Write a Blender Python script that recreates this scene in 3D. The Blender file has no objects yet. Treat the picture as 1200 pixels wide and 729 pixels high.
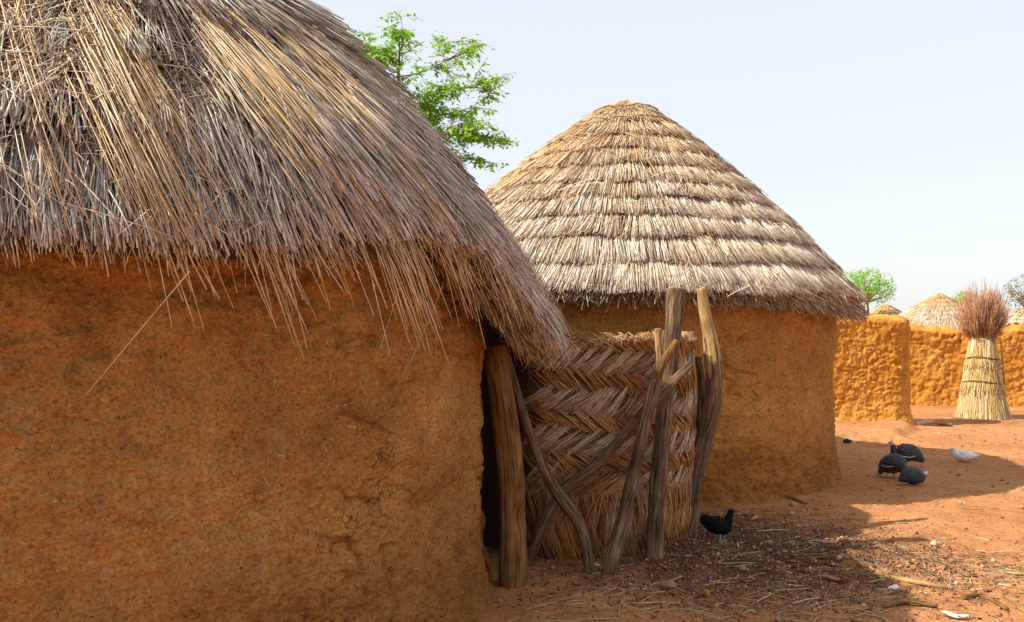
import bpy, bmesh, math, random
import numpy as np
from mathutils import Vector
rng = np.random.default_rng(7)
random.seed(7)
R = math.radians
S = bpy.context.scene
COL = S.collection

# ------------------------------------------------------------------ camera, sky, sun, exposure
EYE = 1.5
cam = bpy.data.cameras.new('camera')
cam.sensor_width = 36.0
cam.lens = 33.0
cam.shift_y = 20.5 / 1200.0
cam.clip_start = 0.05
cam.clip_end = 2000.0
camo = bpy.data.objects.new('camera', cam)
COL.objects.link(camo)
camo.location = (0, 0, EYE)
camo.rotation_euler = (R(90), 0, 0)
S.camera = camo

SUN_EL, SUN_AZ = 43.0, 255.0          # azimuth clockwise from +Y
world = bpy.data.worlds.new('World')
S.world = world
world.use_nodes = True
wn = world.node_tree
bg = wn.nodes['Background']
sky = wn.nodes.new('ShaderNodeTexSky')
sky.sky_type = 'NISHITA'
sky.sun_disc = False
sky.sun_elevation = R(SUN_EL)
sky.sun_rotation = R(SUN_AZ)
sky.altitude = 0
sky.air_density = 1.0
sky.dust_density = 1.5
sky.ozone_density = 1.0
bg.inputs['Strength'].default_value = 0.112
# milky dry-season air: the clear sky colour veiled by an even whitish haze
hz = wn.nodes.new('ShaderNodeMix')
hz.data_type = 'RGBA'
hz.inputs[0].default_value = 0.72
hz.inputs[7].default_value = (5.85, 5.95, 6.07, 1)
wn.links.new(sky.outputs[0], hz.inputs[6])
wn.links.new(hz.outputs[2], bg.inputs['Color'])

sl = bpy.data.lights.new('sun', 'SUN')
sl.energy = 5.0
sl.angle = R(0.5)
sl.color = (1.0, 0.92, 0.78)
so = bpy.data.objects.new('sun', sl)
COL.objects.link(so)
sd = Vector((math.sin(R(SUN_AZ)) * math.cos(R(SUN_EL)), math.cos(R(SUN_AZ)) * math.cos(R(SUN_EL)), math.sin(R(SUN_EL))))
so.rotation_euler = sd.to_track_quat('Z', 'Y').to_euler()
so.location = (-6, -2, 8)

vs = S.view_settings
vs.view_transform = 'Standard'
vs.look = 'None'
vs.gamma = 1.0
vs.exposure = 0.66
S.cycles.max_bounces = 6
S.cycles.diffuse_bounces = 3

# ------------------------------------------------------------------ numpy noise
_perm = np.random.default_rng(3).permutation(256)
_perm = np.concatenate([_perm, _perm, _perm])
_g = np.random.default_rng(4).normal(size=(256, 3))
_g /= np.linalg.norm(_g, axis=1)[:, None]

def perlin(p):
    p = np.asarray(p, float)
    i = np.floor(p).astype(int)
    f = p - i
    i = i & 255
    u = f * f * f * (f * (f * 6 - 15) + 10)
    out = 0
    for dx in (0, 1):
        wx = u[..., 0] if dx else 1 - u[..., 0]
        for dy in (0, 1):
            wy = u[..., 1] if dy else 1 - u[..., 1]
            for dz in (0, 1):
                wz = u[..., 2] if dz else 1 - u[..., 2]
                h = _perm[_perm[_perm[(i[..., 0] + dx) & 255] + ((i[..., 1] + dy) & 255)] + ((i[..., 2] + dz) & 255)]
                gr = _g[h]
                out = out + wx * wy * wz * ((f[..., 0] - dx) * gr[..., 0] + (f[..., 1] - dy) * gr[..., 1] + (f[..., 2] - dz) * gr[..., 2])
    return out * 1.4

def fbm(p, octv=4, gain=0.5):
    p = np.asarray(p, float)
    a, s, o = 1.0, 1.0, 0
    for k in range(octv):
        o = o + a * perlin(p * s + 17.3 * k)
        a *= gain
        s *= 2.03
    return o

def worley2(u, v, seed=1, jv=1.0):
    iu, iv = np.floor(u).astype(int), np.floor(v).astype(int)
    best = np.full(u.shape, 9.0)
    for a in (-1, 0, 1):
        for b in (-1, 0, 1):
            cu, cv = iu + a, iv + b
            h = _perm[_perm[(cu + seed) & 255] + (cv & 255)]
            h2 = _perm[(h + 71) & 255]
            px = cu + 0.15 + 0.7 * h / 255.0
            py = cv + 0.5 + jv * (h2 / 255.0 - 0.5)
            best = np.minimum(best, np.sqrt((u - px) ** 2 + (v - py) ** 2))
    return best

def sstep(x, a, b):
    w = np.clip((x - a) / (b - a), 0, 1)
    return w * w * (3 - 2 * w)

def at(px, py, D):
    """world point seen at photo pixel (px, py) at depth D"""
    return np.array([(px - 600) / 1100.0 * D, D, EYE + (385 - py) / 1100.0 * D])

# ------------------------------------------------------------------ object helpers
def tag(o, label=None, cat=None, group=None, kind=None):
    if label: o['label'] = label
    if cat: o['category'] = cat
    if group: o['group'] = group
    if kind: o['kind'] = kind
    return o

def empty(name, loc, label, cat, group=None):
    o = bpy.data.objects.new(name, None)
    COL.objects.link(o)
    o.location = loc
    o.empty_display_size = 0.2
    return tag(o, label, cat, group)

def link(name, me, parent=None):
    o = bpy.data.objects.new(name, me)
    COL.objects.link(o)
    if parent is not None:
        o.parent = parent
        q, w = parent, Vector((0, 0, 0))
        while q is not None:
            w += q.location
            q = q.parent
        o.location = -w          # part meshes are written in world coordinates
    return o

def recenter(o, loc):
    """put a one-mesh thing's origin at its base"""
    loc = Vector(loc)
    o.data.transform(__import__('mathutils').Matrix.Translation(-loc))
    o.location = loc
    return o

def mesh_np(name, V, quads=None, tris=None, smooth=False, attrs=None, mats=None, qmat=None, tmat=None):
    me = bpy.data.meshes.new(name)
    V = np.asarray(V, np.float32)
    nq = 0 if quads is None else len(quads)
    nt = 0 if tris is None else len(tris)
    me.vertices.add(len(V))
    me.vertices.foreach_set('co', V.ravel())
    li = []
    if nq: li.append(np.asarray(quads, np.int32).ravel())
    if nt: li.append(np.asarray(tris, np.int32).ravel())
    li = np.concatenate(li)
    me.loops.add(len(li))
    me.loops.foreach_set('vertex_index', li)
    me.polygons.add(nq + nt)
    st = np.concatenate([np.arange(nq) * 4, nq * 4 + np.arange(nt) * 3]).astype(np.int32)
    me.polygons.foreach_set('loop_start', st)
    if smooth:
        me.polygons.foreach_set('use_smooth', np.ones(nq + nt, bool))
    for m in (mats or []):
        me.materials.append(m)
    if qmat is not None or tmat is not None:
        mi = np.concatenate([np.zeros(nq, np.int32) if qmat is None else np.asarray(qmat, np.int32),
                             np.zeros(nt, np.int32) if tmat is None else np.asarray(tmat, np.int32)])
        me.polygons.foreach_set('material_index', mi)
    me.update(calc_edges=True)
    for k, a in (attrs or {}).items():
        at_ = me.attributes.new(k, 'FLOAT', 'POINT')
        at_.data.foreach_set('value', np.asarray(a, np.float32))
    me.validate()
    return me

def grid_faces(nu, nv, wrap=False):
    """verts indexed [u*nv+v]"""
    iu = np.arange(nu if wrap else nu - 1)
    iv = np.arange(nv - 1)
    a, b = np.meshgrid(iu, iv, indexing='ij')
    a2 = (a + 1) % nu
    return np.stack([a * nv + b, a2 * nv + b, a2 * nv + b + 1, a * nv + b + 1], -1).reshape(-1, 4)

def straw_mesh(name, P0, P1, P2, r0, r1, tint, age, mat, segs=2, sides=3):
    """N thin stalks along quadratic curves P0-P1-P2, as one mesh"""
    N = len(P0)
    r0 = np.broadcast_to(r0, (N,)); r1 = np.broadcast_to(r1, (N,))
    T = np.linspace(0, 1, segs + 1)
    rr = np.random.default_rng(N)
    ph = rr.uniform(0, 6.28, N)
    ax = P2 - P0
    ax = ax / np.maximum(np.linalg.norm(ax, axis=1), 1e-6)[:, None]
    ref = np.where(np.abs(ax[:, 2:3]) > 0.9, np.array([[1., 0, 0]]), np.array([[0, 0, 1.]]))
    e1 = np.cross(ax, ref); e1 /= np.linalg.norm(e1, axis=1)[:, None]
    e2 = np.cross(ax, e1)
    rings = []
    for t in T:
        C = (1 - t) ** 2 * P0 + 2 * t * (1 - t) * P1 + t * t * P2
        rad = (r0 * (1 - t) + r1 * t)[:, None]
        for k in range(sides):
            a = ph + 2 * math.pi * k / sides
            rings.append(C + rad * (np.cos(a)[:, None] * e1 + np.sin(a)[:, None] * e2))
    V = np.stack(rings, 1)                     # N, (segs+1)*sides, 3
    nv = V.shape[1]
    q = []
    for s in range(segs):
        for k in range(sides):
            k2 = (k + 1) % sides
            q.append([s * sides + k, s * sides + k2, (s + 1) * sides + k2, (s + 1) * sides + k])
    q = np.array(q)
    Q = (q[None] + (np.arange(N) * nv)[:, None, None]).reshape(-1, 4)
    tr = None
    if sides == 3:
        tr = (np.array([[segs * 3, segs * 3 + 1, segs * 3 + 2]])[None] + (np.arange(N) * nv)[:, None, None]).reshape(-1, 3)
    A = {'tint': np.repeat(tint, nv), 'age': np.repeat(np.broadcast_to(age, (N,)), nv),
         'along': (np.repeat(T, sides)[None] * 1.0 + rr.uniform(0, 50, N)[:, None]).ravel()}
    return mesh_np(name, V.reshape(-1, 3), Q, tr, attrs=A, mats=[mat])

# ------------------------------------------------------------------ materials
def newmat(name):
    m = bpy.data.materials.new(name)
    m.use_nodes = True
    nt = m.node_tree
    return m, nt, nt.nodes['Principled BSDF']

def nd(nt, t, **kw):
    n = nt.nodes.new(t)
    for k, v in kw.items():
        if k in n.inputs: n.inputs[k].default_value = v
        else: setattr(n, k, v)
    return n

def ramp(nt, stops, fac=None):
    r = nt.nodes.new('ShaderNodeValToRGB')
    e = r.color_ramp.elements
    while len(e) < len(stops): e.new(0.5)
    for k, (p, c) in enumerate(stops):
        e[k].position = p
        e[k].color = (*c, 1) if len(c) == 3 else c
    if fac is not None: nt.links.new(fac, r.inputs[0])
    return r

def mix(nt, a, b, fac, mode='MIX'):
    m = nt.nodes.new('ShaderNodeMix')
    m.data_type = 'RGBA'
    m.blend_type = mode
    for s, v in ((0, fac), (6, a), (7, b)):
        if hasattr(v, 'is_linked') or isinstance(v, bpy.types.NodeSocket): nt.links.new(v, m.inputs[s])
        elif s == 0: m.inputs[0].default_value = v
        else: m.inputs[s].default_value = (*v, 1)
    return m.outputs[2]

def straw_mat(name, stops, greys, rough=0.42, streak=0.45):
    m, nt, b = newmat(name)
    a1 = nd(nt, 'ShaderNodeAttribute', attribute_name='tint')
    a2 = nd(nt, 'ShaderNodeAttribute', attribute_name='age')
    a3 = nd(nt, 'ShaderNodeAttribute', attribute_name='along')
    c = ramp(nt, stops, a1.outputs['Fac']).outputs[0]
    g = ramp(nt, greys, a1.outputs['Fac']).outputs[0]
    c = mix(nt, c, g, a2.outputs['Fac'])
    n = nd(nt, 'ShaderNodeTexNoise', noise_dimensions='1D', Scale=7.0, Detail=3.0)
    nt.links.new(a3.outputs['Fac'], n.inputs['W'])
    st = ramp(nt, [(0.3, (1 - streak,) * 3), (0.65, (1.0,) * 3)], n.outputs[0])
    c = mix(nt, c, st.outputs[0], 1.0, 'MULTIPLY')
    nt.links.new(c, b.inputs['Base Color'])
    b.inputs['Roughness'].default_value = rough
    b.inputs['Specular IOR Level'].default_value = 0.5
    return m

THATCH_OLD = straw_mat('old thatch straw',
    [(0.0, (.05, .022, .010)), (.22, (.13, .06, .026)), (.42, (.52, .35, .18)), (.8, (.78, .59, .35)), (1, (.72, .41, .11))],
    [(0.0, (.045, .038, .034)), (.20, (.12, .105, .095)), (.40, (.58, .565, .54)), (1, (.86, .86, .84))])
THATCH_NEW = straw_mat('pale thatch straw',
    [(0.0, (.17, .08, .03)), (.25, (.46, .26, .10)), (.6, (.68, .43, .18)), (1, (.80, .56, .28))],
    [(0.0, (.20, .14, .10)), (.3, (.52, .43, .34)), (.7, (.80, .71, .59)), (1, (.88, .82, .72))])
MAT_STRAW = straw_mat('woven mat straw',
    [(0.0, (.045, .014, .004)), (.25, (.17, .055, .011)), (.55, (.52, .20, .038)), (1, (.76, .42, .13))],
    [(0.0, (.26, .16, .09)), (.3, (.58, .42, .27)), (.65, (.80, .66, .50)), (1, (.87, .79, .67))])
SHEAF = straw_mat('sheaf stalks',
    [(0.0, (.26, .13, .035)), (.35, (.50, .30, .085)), (.75, (.68, .47, .17)), (1, (.78, .62, .33))],
    [(0.0, (.3, .25, .2)), (1, (.7, .65, .55))], streak=.3)
TWIGS = straw_mat('red brown twigs',
    [(0.0, (.15, .050, .020)), (.5, (.38, .155, .062)), (1, (.62, .34, .16))],
    [(0.0, (.2, .15, .12)), (1, (.5, .4, .35))], streak=.2)
LITTER = straw_mat('litter straw',
    [(0.0, (.22, .10, .04)), (.4, (.46, .27, .09)), (.8, (.66, .46, .18)), (1, (.75, .60, .34))],
    [(0.0, (.12, .06, .035)), (1, (.5, .4, .3))], streak=.3)
CHIPS = straw_mat('leaf crumbs',
    [(0.0, (.075, .032, .017)), (.5, (.16, .070, .034)), (.8, (.32, .15, .065)), (1, (.60, .40, .19))],
    [(0.0, (.06, .03, .02)), (1, (.4, .3, .25))], streak=.2)

def under_mat(name, col):
    m, nt, b = newmat(name)
    tc = nd(nt, 'ShaderNodeTexCoord')
    n = nd(nt, 'ShaderNodeTexNoise', Scale=40.0, Detail=5.0)
    nt.links.new(tc.outputs['Object'], n.inputs['Vector'])
    r = ramp(nt, [(.3, tuple(c * .5 for c in col)), (.7, col)], n.outputs[0])
    nt.links.new(r.outputs[0], b.inputs['Base Color'])
    b.inputs['Roughness'].default_value = .9
    return m
UNDER_OLD = under_mat('packed old straw', (.04, .022, .012))  # near-black, so the shade in gaps between straws is in the colour
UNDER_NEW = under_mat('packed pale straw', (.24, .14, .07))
UNDER_MAT = under_mat('packed mat straw', (.10, .045, .018))
ROPE = under_mat('twisted grass rope', (.16, .085, .035))
ROPE2 = under_mat('pale grass rope', (.50, .34, .16))

def mud_mat(name, c_dark, c_mid, c_lite, crack=1.0, grain=70.0, bump=1.0, chaff=True, low=None):
    m, nt, b = newmat(name)
    L = nt.links.new
    tc = nd(nt, 'ShaderNodeTexCoord')
    P = tc.outputs['Object']
    big = nd(nt, 'ShaderNodeTexNoise', Scale=1.6, Detail=6.0, Roughness=.6); L(P, big.inputs['Vector'])
    med = nd(nt, 'ShaderNodeTexNoise', Scale=9.0, Detail=8.0, Roughness=.68); L(P, med.inputs['Vector'])
    fin = nd(nt, 'ShaderNodeTexNoise', Scale=grain, Detail=6.0, Roughness=.75, Distortion=.6); L(P, fin.inputs['Vector'])
    c = ramp(nt, [(.28, c_dark), (.5, c_mid), (.72, c_lite)], big.outputs[0]).outputs[0]
    r2 = ramp(nt, [(.3, (.60, .52, .45)), (.46, (1, 1, 1)), (.72, (1.25, 1.22, 1.12))], med.outputs[0])
    c = mix(nt, c, r2.outputs[0], .8, 'MULTIPLY')
    r3 = ramp(nt, [(.36, (.47, .40, .34)), (.48, (1, 1, 1)), (.64, (1.38, 1.36, 1.3))], fin.outputs[0])
    c = mix(nt, c, r3.outputs[0], .95, 'MULTIPLY')
    # pale dried-on dust in downward smears
    mps = nd(nt, 'ShaderNodeMapping'); mps.inputs['Scale'].default_value = (5.0, 5.0, 1.5); L(P, mps.inputs['Vector'])
    sm = nd(nt, 'ShaderNodeTexNoise', Scale=1.0, Detail=7.0, Roughness=.72, Distortion=.8); L(mps.outputs[0], sm.inputs['Vector'])
    sr_ = ramp(nt, [(.58, (0, 0, 0)), (.74, (.42, .42, .42))], sm.outputs[0])
    c = mix(nt, c, tuple(min(.6, v * k) for v, k in zip(c_lite, (1.05, 1.35, 2.6))), sr_.outputs[0])
    if chaff:   # bits of chopped straw and grit in the daub
        mp = nd(nt, 'ShaderNodeMapping'); mp.inputs['Scale'].default_value = (60, 60, 95); L(P, mp.inputs['Vector'])
        dn = nd(nt, 'ShaderNodeTexNoise', Scale=12.0, Detail=2.0); L(P, dn.inputs['Vector'])
        va = nd(nt, 'ShaderNodeVectorMath', operation='MULTIPLY_ADD'); L(dn.outputs['Color'], va.inputs[0]); va.inputs[1].default_value = (9, 9, 9); L(mp.outputs[0], va.inputs[2])
        vo = nd(nt, 'ShaderNodeTexVoronoi', Scale=1.0); L(va.outputs[0], vo.inputs['Vector'])
        sp = nd(nt, 'ShaderNodeSeparateColor'); L(vo.outputs['Color'], sp.inputs[0])
        k1 = ramp(nt, [(.90, (0, 0, 0)), (.93, (1, 1, 1))], sp.outputs[0])
        k2 = ramp(nt, [(.22, (1, 1, 1)), (.34, (0, 0, 0))], vo.outputs['Distance'])
        mm = nd(nt, 'ShaderNodeMath', operation='MULTIPLY'); L(k1.outputs[0], mm.inputs[0]); L(k2.outputs[0], mm.inputs[1])
        c = mix(nt, c, (.55, .36, .17), mm.outputs[0])
        k3 = ramp(nt, [(.03, (1, 1, 1)), (.05, (0, 0, 0))], sp.outputs[1])
        k4 = ramp(nt, [(.22, (1, 1, 1)), (.34, (0, 0, 0))], vo.outputs['Distance'])
        m2 = nd(nt, 'ShaderNodeMath', operation='MULTIPLY'); L(k3.outputs[0], m2.inputs[0]); L(k4.outputs[0], m2.inputs[1])
        c = mix(nt, c, (.05, .022, .008), m2.outputs[0])
    # cracks
    wob = nd(nt, 'ShaderNodeTexNoise', Scale=5.0, Detail=5.0, Roughness=.65); L(P, wob.inputs['Vector'])
    vadd = nd(nt, 'ShaderNodeVectorMath', operation='MULTIPLY_ADD'); L(wob.outputs['Color'], vadd.inputs[0]); vadd.inputs[1].default_value = (.35, .35, .35); L(P, vadd.inputs[2])
    mpc = nd(nt, 'ShaderNodeMapping'); mpc.inputs['Scale'].default_value = (2.6, 2.6, 4.0); L(vadd.outputs[0], mpc.inputs['Vector'])
    vc = nd(nt, 'ShaderNodeTexVoronoi', feature='DISTANCE_TO_EDGE', Scale=1.0); L(mpc.outputs[0], vc.inputs['Vector'])
    ck = ramp(nt, [(.003, (1, 1, 1)), (.012, (0, 0, 0))], vc.outputs['Distance'])
    msk = nd(nt, 'ShaderNodeTexNoise', Scale=2.1, Detail=4.0); L(P, msk.inputs['Vector'])
    mk = ramp(nt, [(.62, (0, 0, 0)), (.74, (1, 1, 1))], msk.outputs[0])
    cm = nd(nt, 'ShaderNodeMath', operation='MULTIPLY'); L(ck.outputs[0], cm.inputs[0]); L(mk.outputs[0], cm.inputs[1])
    cm2 = nd(nt, 'ShaderNodeMath', operation='MULTIPLY'); L(cm.outputs[0], cm2.inputs[0]); cm2.inputs[1].default_value = crack
    c = mix(nt, c, tuple(v * .5 for v in c_dark), cm2.outputs[0])
    if low:     # darker towards the foot of the wall
        sx = nd(nt, 'ShaderNodeSeparateXYZ'); L(nd_geo(nt), sx.inputs[0])
        ad = nd(nt, 'ShaderNodeMath', operation='MULTIPLY_ADD'); L(big.outputs[0], ad.inputs[0]); ad.inputs[1].default_value = -1.6; L(sx.outputs[2], ad.inputs[2])
        lr = ramp(nt, [(0.0, (1, 1, 1)), (.35, (0, 0, 0))], None)
        ad2 = nd(nt, 'ShaderNodeMath', operation='ADD'); L(ad.outputs[0], ad2.inputs[0]); ad2.inputs[1].default_value = .55
        L(ad2.outputs[0], lr.inputs[0])
        c = mix(nt, c, low, lr.outputs[0], 'MULTIPLY')
    L(c, b.inputs['Base Color'])
    b.inputs['Roughness'].default_value = .92
    b.inputs['Specular IOR Level'].default_value = .15
    # relief
    h = nd(nt, 'ShaderNodeMath', operation='MULTIPLY_ADD'); L(fin.outputs[0], h.inputs[0]); h.inputs[1].default_value = .35
    h0 = nd(nt, 'ShaderNodeMath', operation='MULTIPLY'); L(med.outputs[0], h0.inputs[0]); h0.inputs[1].default_value = 1.0
    L(h0.outputs[0], h.inputs[2])
    h2 = nd(nt, 'ShaderNodeMath', operation='MULTIPLY_ADD'); L(cm2.outputs[0], h2.inputs[0]); h2.inputs[1].default_value = -.7; L(h.outputs[0], h2.inputs[2])
    bp = nd(nt, 'ShaderNodeBump', Strength=.9 * bump, Distance=.03); L(h2.outputs[0], bp.inputs['Height'])
    L(bp.outputs[0], b.inputs['Normal'])
    return m

def nd_geo(nt):
    g = nt.nodes.new('ShaderNodeNewGeometry')
    return g.outputs['Position']

MUD1 = mud_mat('ochre daub', (.25, .108, .032), (.375, .182, .052), (.455, .243, .080), low=(.72, .64, .62))
MUD2 = mud_mat('ochre daub worn', (.32, .140, .036), (.43, .196, .050), (.50, .245, .070), crack=.6, grain=55.0, bump=1.2, low=(.70, .62, .60))
MUD3 = mud_mat('lumpy ochre mud', (.40, .160, .026), (.51, .222, .038), (.59, .29, .066), crack=0, grain=45, chaff=False)

def wood_mat(name, dark, mid, lite, scale=(85, 85, 4.5)):
    m, nt, b = newmat(name)
    L = nt.links.new
    a1 = nd(nt, 'ShaderNodeAttribute', attribute_name='gu')
    a2 = nd(nt, 'ShaderNodeAttribute', attribute_name='gv')
    a3 = nd(nt, 'ShaderNodeAttribute', attribute_name='gw')
    cx = nd(nt, 'ShaderNodeCombineXYZ')
    for k, a in enumerate((a1, a2, a3)): L(a.outputs['Fac'], cx.inputs[k])
    mp = nd(nt, 'ShaderNodeMapping'); mp.inputs['Scale'].default_value = scale; L(cx.outputs[0], mp.inputs['Vector'])
    n = nd(nt, 'ShaderNodeTexNoise', Scale=1.0, Detail=7.0, Roughness=.7, Distortion=.4); L(mp.outputs[0], n.inputs['Vector'])
    n2 = nd(nt, 'ShaderNodeTexNoise', Scale=6.0, Detail=4.0); L(cx.outputs[0], n2.inputs['Vector'])
    c = ramp(nt, [(.36, dark), (.5, mid), (.66, lite)], n.outputs[0]).outputs[0]
    r2 = ramp(nt, [(.35, (.55, .5, .47)), (.6, (1.1, 1.08, 1.05))], n2.outputs[0])
    c = mix(nt, c, r2.outputs[0], .8, 'MULTIPLY')
    L(c, b.inputs['Base Color'])
    b.inputs['Roughness'].default_value = .8
    b.inputs['Specular IOR Level'].default_value = .25
    bp = nd(nt, 'ShaderNodeBump', Strength=1.0, Distance=.02); L(n.outputs[0], bp.inputs['Height'])
    L(bp.outputs[0], b.inputs['Normal'])
    return m
W_BROWN = wood_mat('weathered brown wood', (.055, .024, .008), (.26, .135, .045), (.40, .235, .092))
W_GREY = wood_mat('grey bark', (.03, .017, .009), (.19, .118, .062), (.38, .27, .165))
W_TAN = wood_mat('bare tan wood', (.22, .12, .045), (.46, .29, .12), (.62, .44, .22))
W_CUT = wood_mat('sawn end grain', (.28, .17, .07), (.48, .33, .16), (.6, .45, .25), (20, 20, 20))

def feather_bump(nt, b, tc):
    mp = nd(nt, 'ShaderNodeMapping'); mp.inputs['Scale'].default_value = (28, 75, 75)
    nt.links.new(tc.outputs['Object'], mp.inputs['Vector'])
    v = nd(nt, 'ShaderNodeTexVoronoi', Scale=1.0)
    nt.links.new(mp.outputs[0], v.inputs['Vector'])
    bp = nd(nt, 'ShaderNodeBump', Strength=.8, Distance=.012)
    nt.links.new(v.outputs['Distance'], bp.inputs['Height'])
    nt.links.new(bp.outputs[0], b.inputs['Normal'])

def plain(name, col, rough=.6, spec=.3, var=.35, scale=30):
    m, nt, b = newmat(name)
    tc = nd(nt, 'ShaderNodeTexCoord')
    n = nd(nt, 'ShaderNodeTexNoise', Scale=float(scale), Detail=4.0)
    nt.links.new(tc.outputs['Object'], n.inputs['Vector'])
    r = ramp(nt, [(.3, tuple(c * (1 - var) for c in col)), (.7, tuple(min(1, c * (1 + var * .5)) for c in col))], n.outputs[0])
    nt.links.new(r.outputs[0], b.inputs['Base Color'])
    b.inputs['Roughness'].default_value = rough
    b.inputs['Specular IOR Level'].default_value = spec
    if 'feathers' in name:
        feather_bump(nt, b, tc)
    return m
F_BLACK = plain('black feathers', (.008, .007, .008), .8, .12)
F_WHITE = plain('white feathers', (.82, .80, .76), .7)
F_SKIN = plain('pale bare skin', (.62, .60, .62), .6)
F_RED = plain('red comb', (.22, .03, .02), .6)
F_LEG = plain('scaly legs', (.33, .29, .25), .6)
F_BEAK = plain('horn beak', (.40, .30, .18), .5)
STONE = plain('reddish pebble', (.33, .17, .09), .85)
PALE = plain('pale scrap', (.66, .60, .53), .7, var=.15)
LEAFDRY = plain('dry brown leaf', (.30, .13, .075), .7)
DARKST = plain('dark stone', (.03, .022, .02), .8)

def guinea_mat():
    m, nt, b = newmat('speckled slate feathers')
    tc = nd(nt, 'ShaderNodeTexCoord')
    v = nd(nt, 'ShaderNodeTexVoronoi', Scale=70.0)
    nt.links.new(tc.outputs['Object'], v.inputs['Vector'])
    r = ramp(nt, [(.16, (.20, .21, .23)), (.24, (.024, .028, .036))], v.outputs['Distance'])
    n = nd(nt, 'ShaderNodeTexNoise', Scale=18.0, Detail=4.0)
    nt.links.new(tc.outputs['Object'], n.inputs['Vector'])
    r2 = ramp(nt, [(.3, (.6, .6, .6)), (.7, (1.3, 1.3, 1.35))], n.outputs[0])
    c = mix(nt, r.outputs[0], r2.outputs[0], 1.0, 'MULTIPLY')
    nt.links.new(c, b.inputs['Base Color'])
    b.inputs['Roughness'].default_value = .6
    feather_bump(nt, b, tc)
    return m
F_GUINEA = guinea_mat()

def leaf_mat(name, a, b_, c_):
    m, nt, b = newmat(name)
    t = nd(nt, 'ShaderNodeAttribute', attribute_name='tint')
    r = ramp(nt, [(0, a), (.6, b_), (1, c_)], t.outputs['Fac'])
    nt.links.new(r.outputs[0], b.inputs['Base Color'])
    b.inputs['Roughness'].default_value = .5
    tr = nd(nt, 'ShaderNodeBsdfTranslucent')
    nt.links.new(r.outputs[0], tr.inputs['Color'])
    ms = nd(nt, 'ShaderNodeMixShader'); ms.inputs[0].default_value = .45
    nt.links.new(b.outputs[0], ms.inputs[1]); nt.links.new(tr.outputs[0], ms.inputs[2])
    nt.links.new(ms.outputs[0], nt.nodes['Material Output'].inputs['Surface'])
    return m
LEAF = leaf_mat('fresh green leaves', (.13, .34, .02), (.28, .58, .035), (.50, .70, .07))
LEAF2 = leaf_mat('bright green leaves', (.14, .36, .012), (.30, .58, .025), (.45, .66, .07))
LEAF3 = leaf_mat('dusty green leaves', (.10, .16, .06), (.18, .25, .10), (.30, .36, .18))

# ------------------------------------------------------------------ ground
def gz(x, y):
    x = np.asarray(x, float); y = np.asarray(y, float)
    p = np.stack([x, y, np.zeros_like(x)], -1)
    fade = 1 - sstep(np.hypot(x, y), 22, 40)
    z = .022 * fbm(p * .9, 3) * fade
    z = z + .010 * fbm(p * 5.0 + 9, 3) * fade
    z = z + .005 * fbm(p * 24.0 + 3, 2) * fade
    # trodden ledge at the foot of the lumpy wall
    led = sstep(y, 12.55, 12.85) * (1 - sstep(y, 14.6, 15.0)) * sstep(x, 3.2, 3.8) * (1 - sstep(x + .35 * np.sin(y * 2.1), 5.55, 5.8))
    z = z + .09 * led
    # little heap of mulch between the huts
    z = z + .05 * np.exp(-(((x - 2.25) / .8) ** 2 + ((y - 6.0) / .55) ** 2)) * (1 + 1.2 * fbm(p * 6, 3))
    # low foot-worn ridges in the sunny yard
    z = z + .03 * np.exp(-((y - 8.35 - .12 * np.sin(x * 3)) / .10) ** 2) * sstep(x, 2.9, 3.3) * (1 - sstep(x, 4.0, 4.6))
    z = z + .03 * np.exp(-((y - 6.9 - .08 * np.sin(x * 4)) / .09) ** 2) * sstep(x, 2.2, 2.5) * (1 - sstep(x, 3.1, 3.6))
    return z

def axis(lo, hi, step, far, g=1.22):
    a = list(np.arange(lo, hi, step))
    s, v = step, hi
    while v < far:
        a.append(v); s *= g; v += s
    s, v = step, lo
    while v > -far:
        s *= g; v -= s; a.insert(0, v)
    return np.array(a)

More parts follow.
